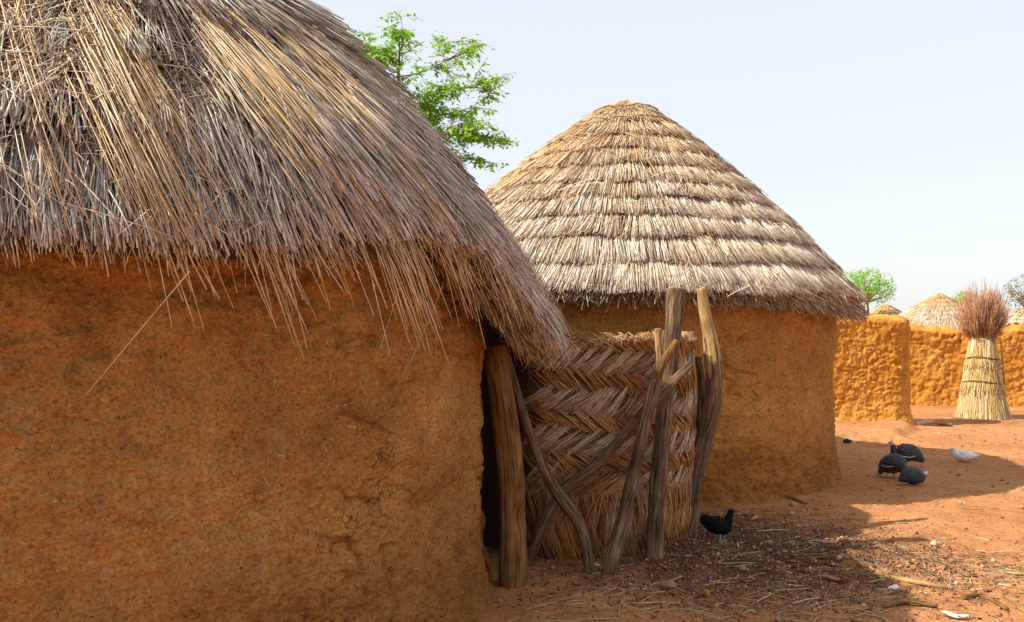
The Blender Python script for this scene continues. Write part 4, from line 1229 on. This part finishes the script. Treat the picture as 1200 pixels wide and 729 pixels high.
# ------------------------------------------------------------------ sticks, leaves and scraps on the ground
def stick(px, r, mats, label, name='fallen_stick', group='sticks lying on the yard', seed=0):
    pts = []
    for (x, y) in px:
        D = EYE * 1100.0 / (y - 385)
        p = at(x, y, D)
        p[2] = float(gz(p[0], p[1])) + r * .8
        pts.append(p)
    if len(pts) == 2: pts.insert(1, (pts[0] + pts[1]) / 2 + np.array([0, 0, .004]))
    o = tube(name, pts, [r, r * 1.05, r * .8] if len(pts) == 3 else [r] * (len(pts) - 1) + [r * .7], mats, sides=8, seed=seed)
    recenter(o, tuple(pts[0] - np.array([0, 0, r])))
    return tag(o, label, 'stick', group)
stick([(897, 581), (920, 585), (946, 591)], .022, [W_TAN, W_CUT], 'short thick brown stick lying at the foot of the second hut wall', seed=1)
stick([(1030, 679), (1065, 689), (1108, 696)], .014, [W_TAN, W_CUT], 'straight tan stick at the sunlit edge of the litter', seed=2)
stick([(1035, 715), (1062, 712), (1098, 714)], .013, [W_BROWN, W_CUT], 'dark knobbly stick lowest in the litter, left of the white scrap', seed=3)
stick([(1128, 706), (1150, 702), (1180, 716)], .014, [W_BROWN, W_CUT], 'bent brown stick above and right of the white scrap', seed=4)
stick([(1178, 705), (1200, 716), (1225, 728)], .013, [W_TAN, W_CUT], 'pale stick running out of the right edge of the picture', seed=5)
stick([(1172, 674), (1205, 677), (1230, 678)], .010, [W_TAN, W_CUT], 'thin yellow stick on bare sunlit ground by the right edge', seed=6)
stick([(893, 607 + 45), (860, 657), (838, 664)], .006, [W_TAN, W_CUT], 'thin straw coloured stick on dark mulch below the black hen', seed=7)
stick([(945, 660), (985, 664), (1005, 665)], .009, [W_BROWN, W_CUT], 'brown stick across the mulch above the big dry leaf', seed=8)
stick([(714, 700), (745, 690), (782, 682)], .007, [W_TAN, W_CUT], 'thin pale stick in front of the forked pole foot', seed=9)
stick([(615, 716), (640, 708), (672, 700)], .007, [W_TAN, W_CUT], 'longest thin pale stick in front of the thick brown post', seed=10)

def sheet(name, px, py, size, mat, label, cat, seed, curl=.02, asp=.4, rot=0.0, group=None):
    r_ = np.random.default_rng(seed)
    D = EYE * 1100.0 / (py - 385)
    c = at(px, py, D); z0 = float(gz(c[0], c[1])) + .012
    nu, nv = 18, 9
    V = []
    for side in (0, 1):
        for i in range(nu):
            u = i / (nu - 1)
            wd = asp * size * .5 * math.sin(math.pi * min(1, u * .93 + .04)) ** .7
            for j in range(nv):
                v = (j / (nv - 1) - .5) * 2
                x = (u - .5) * size; y = v * wd * (1 + .12 * r_.normal() * (side == 0 and abs(v) == 1))
                z = z0 + curl * (v * v) + curl * .6 * math.sin(u * 5 + seed) + (0 if side == 0 else -.003)
                V.append((c[0] + x * math.cos(rot) - y * math.sin(rot), c[1] + x * math.sin(rot) + y * math.cos(rot), z))
    Q = grid_faces(nu, nv); n = nu * nv
    o = link(name, mesh_np(name, np.array(V), np.concatenate([Q, Q[:, ::-1] + n]), smooth=True, mats=[mat]))
    recenter(o, (c[0], c[1], z0))
    return tag(o, label, cat, group)
sheet('dry_leaf', 978, 684, .20, LEAFDRY, 'big curled red brown dry leaf on the dark mulch', 'leaf', 1, rot=-.1)
sheet('paper_scrap', 1119, 727, .13, PALE, 'white scrap at the bottom edge below the brown sticks', 'scrap', 2, asp=.5, rot=-.6, curl=.012)
sheet('paper_scrap', 1047, 694, .07, PALE, 'small pale scrap beside the straight tan stick', 'scrap', 3, asp=.8, rot=.4, curl=.01)
sheet('dry_leaf', 886, 609, .075, plain('tan leaf', (.5, .3, .14)), 'small tan dry leaf right of the black hen', 'leaf', 4, asp=.7, rot=.3, curl=.015)
sheet('dry_leaf', 826, 697, .06, plain('yellow leaf', (.55, .30, .04)), 'yellow dry leaf on the brown ground below the black hen', 'leaf', 5, asp=.7, rot=-.7, curl=.02)
sheet('bark_scrap', 1096, 499, .55, plain('grey bark', (.45, .36, .28)), 'flat grey scrap of bark by the rounded wall corner', 'scrap', 6, asp=.5, rot=.1, curl=.05)

def rock(name, px, py, size, mat, label, seed):
    D = EYE * 1100.0 / (py - 385)
    c = at(px, py, D); z0 = float(gz(c[0], c[1]))
    bm = bmesh.new(); bmesh.ops.create_icosphere(bm, subdivisions=3, radius=1)
    P = np.array([v.co[:] for v in bm.verts])
    k = 1 + .35 * fbm(P * 1.3 + seed, 3)
    for v, s in zip(bm.verts, k): v.co = Vector((v.co.x * size * s, v.co.y * size * .8 * s, v.co.z * size * .6 * s + size * .35))
    me = bpy.data.meshes.new(name); bm.to_mesh(me); bm.free(); me.materials.append(mat)
    for p_ in me.polygons: p_.use_smooth = True
    o = link(name, me); o.location = (c[0], c[1], z0)
    return tag(o, label, 'stone')
rock('stone', 993, 519, .055, DARKST, 'small dark stone near the second hut wall, left of the guinea fowl', 1)
rock('stone', 783, 688, .045, STONE, 'reddish stone on the ground in front of the tallest grey post', 2)

def litter():
    r_ = np.random.default_rng(81)
    def zone(n, cx, cy, sx, sy): return np.stack([r_.normal(cx, sx, n), r_.normal(cy, sy, n)], -1)
    # straw
    XY = np.concatenate([zone(260, 2.9, 5.7, .6, .35), zone(170, 1.0, 5.1, .8, .35), zone(110, 2.2, 6.4, .7, .6), np.stack([r_.uniform(0, 7, 260), r_.uniform(4.8, 14, 260)], -1), zone(130, 7.6, 15.3, .6, .5), zone(90, 2.6, 5.0, 1.0, .3)])
    ok = (np.hypot(XY[:, 0] - C1[0], XY[:, 1] - C1[1]) > 2.42) & (np.hypot(XY[:, 0] - C2[0], XY[:, 1] - C2[1]) > 2.5)
    XY = XY[ok]; n = len(XY)
    a = np.where(r_.random(n) < .6, r_.normal(.1, .5, n), r_.uniform(0, 6.28, n)); l = r_.uniform(.04, .22, n) * np.where(r_.random(n) < .1, 1.9, 1)
    d = np.stack([np.cos(a), np.sin(a)], -1) * l[:, None] / 2
    rad = r_.uniform(.0016, .0038, n)
    A, B = XY - d, XY + d
    P0 = np.stack([A[:, 0], A[:, 1], gz(A[:, 0], A[:, 1]) + rad + .002], -1); P2 = np.stack([B[:, 0], B[:, 1], gz(B[:, 0], B[:, 1]) + rad + r_.uniform(.001, .012, n)], -1)
    Pm = np.stack([XY[:, 0], XY[:, 1], gz(XY[:, 0], XY[:, 1]) + rad + r_.uniform(.004, .02, n)], -1)
    o = link('straw_litter', straw_mesh('straw_litter', P0, Pm, P2, rad, rad * .8, np.clip(r_.normal(.6, .28, n), 0, 1), np.clip(r_.normal(.2, .25, n), 0, 1), LITTER))
    tag(o, 'loose straw strewn over the yard ground', 'straw', kind='stuff')
    # crumbs of leaf and dung
    XY = np.concatenate([zone(6500, 1.7, 6.45, .42, .75), zone(2600, 2.2, 5.9, .5, .35), zone(2000, 1.0, 5.5, .6, .4), np.stack([r_.uniform(0, 7.5, 900), r_.uniform(4.8, 13, 900)], -1)])
    ok = (np.hypot(XY[:, 0] - C1[0], XY[:, 1] - C1[1]) > 2.40) & (np.hypot(XY[:, 0] - C2[0], XY[:, 1] - C2[1]) > 2.45)
    XY = XY[ok]; n = len(XY)
    c = np.stack([XY[:, 0], XY[:, 1], gz(XY[:, 0], XY[:, 1]) + r_.uniform(.001, .012, n)], -1)
    a = r_.uniform(0, 6.28, n); s = .003 + r_.gamma(2.0, .0027, n); w = s * r_.uniform(.3, .8, n)
    e1 = np.stack([np.cos(a), np.sin(a), r_.normal(0, .45, n)], -1); e2 = np.stack([-np.sin(a), np.cos(a), r_.normal(0, .45, n)], -1)
    lo = np.array([0, 0, -.004])
    top = np.stack([c - e1 * s[:, None], c + e2 * w[:, None], c + e1 * s[:, None], c - e2 * w[:, None]], 1)
    V = np.concatenate([top, top + lo], 1)
    i = (np.arange(n) * 8)[:, None, None]
    fq = np.array([[0, 1, 2, 3], [7, 6, 5, 4], [0, 4, 5, 1], [1, 5, 6, 2], [2, 6, 7, 3], [3, 7, 4, 0]])[None] + i
    tint = np.clip(r_.beta(1.3, 1.6, n) + np.where(r_.random(n) < .06, .5, 0), 0, 1)
    o = link('leaf_litter', mesh_np('leaf_litter', V.reshape(-1, 3), fq.reshape(-1, 4), attrs={'tint': np.repeat(tint, 8), 'age': np.zeros(n * 8), 'along': np.repeat(r_.uniform(0, 50, n), 8)}, mats=[CHIPS]))
    tag(o, 'dark crumbs of leaf and mulch between the huts', 'mulch', kind='stuff')
    # gravel
    XY = np.concatenate([np.stack([r_.uniform(-.2, 8, 2200), r_.uniform(4.6, 14, 2200)], -1), zone(900, 1.6, 6.0, 1.0, .9)])
    ok = (np.hypot(XY[:, 0] - C1[0], XY[:, 1] - C1[1]) > 2.38) & (np.hypot(XY[:, 0] - C2[0], XY[:, 1] - C2[1]) > 2.42)
    XY = XY[ok]; n = len(XY)
    s = r_.gamma(2.0, .0035, n) + .003
    octa = np.array([[1, 0, 0], [0, 1, 0], [-1, 0, 0], [0, -1, 0], [0, 0, .7], [0, 0, -.7]])
    V = octa[None] * s[:, None, None] * r_.uniform(.6, 1.3, (n, 6, 1)) + np.stack([XY[:, 0], XY[:, 1], gz(XY[:, 0], XY[:, 1]) + s * .3], -1)[:, None]
    t8 = np.array([[0, 1, 4], [1, 2, 4], [2, 3, 4], [3, 0, 4], [1, 0, 5], [2, 1, 5], [3, 2, 5], [0, 3, 5]])[None] + (np.arange(n) * 6)[:, None, None]
    m, nt, b = newmat('grit')
    t = nd(nt, 'ShaderNodeAttribute', attribute_name='tint')
    r = ramp(nt, [(0, (.14, .06, .03)), (.6, (.36, .19, .10)), (.9, (.46, .29, .17)), (1, (.56, .42, .30))], t.outputs['Fac'])
    nt.links.new(r.outputs[0], b.inputs['Base Color']); b.inputs['Roughness'].default_value = .9
    o = link('gravel', mesh_np('gravel', V.reshape(-1, 3), None, t8.reshape(-1, 3), attrs={'tint': np.repeat(r_.random(n), 6)}, mats=[m]))
    tag(o, 'scattered reddish grit on the yard ground', 'gravel', kind='stuff')
litter()
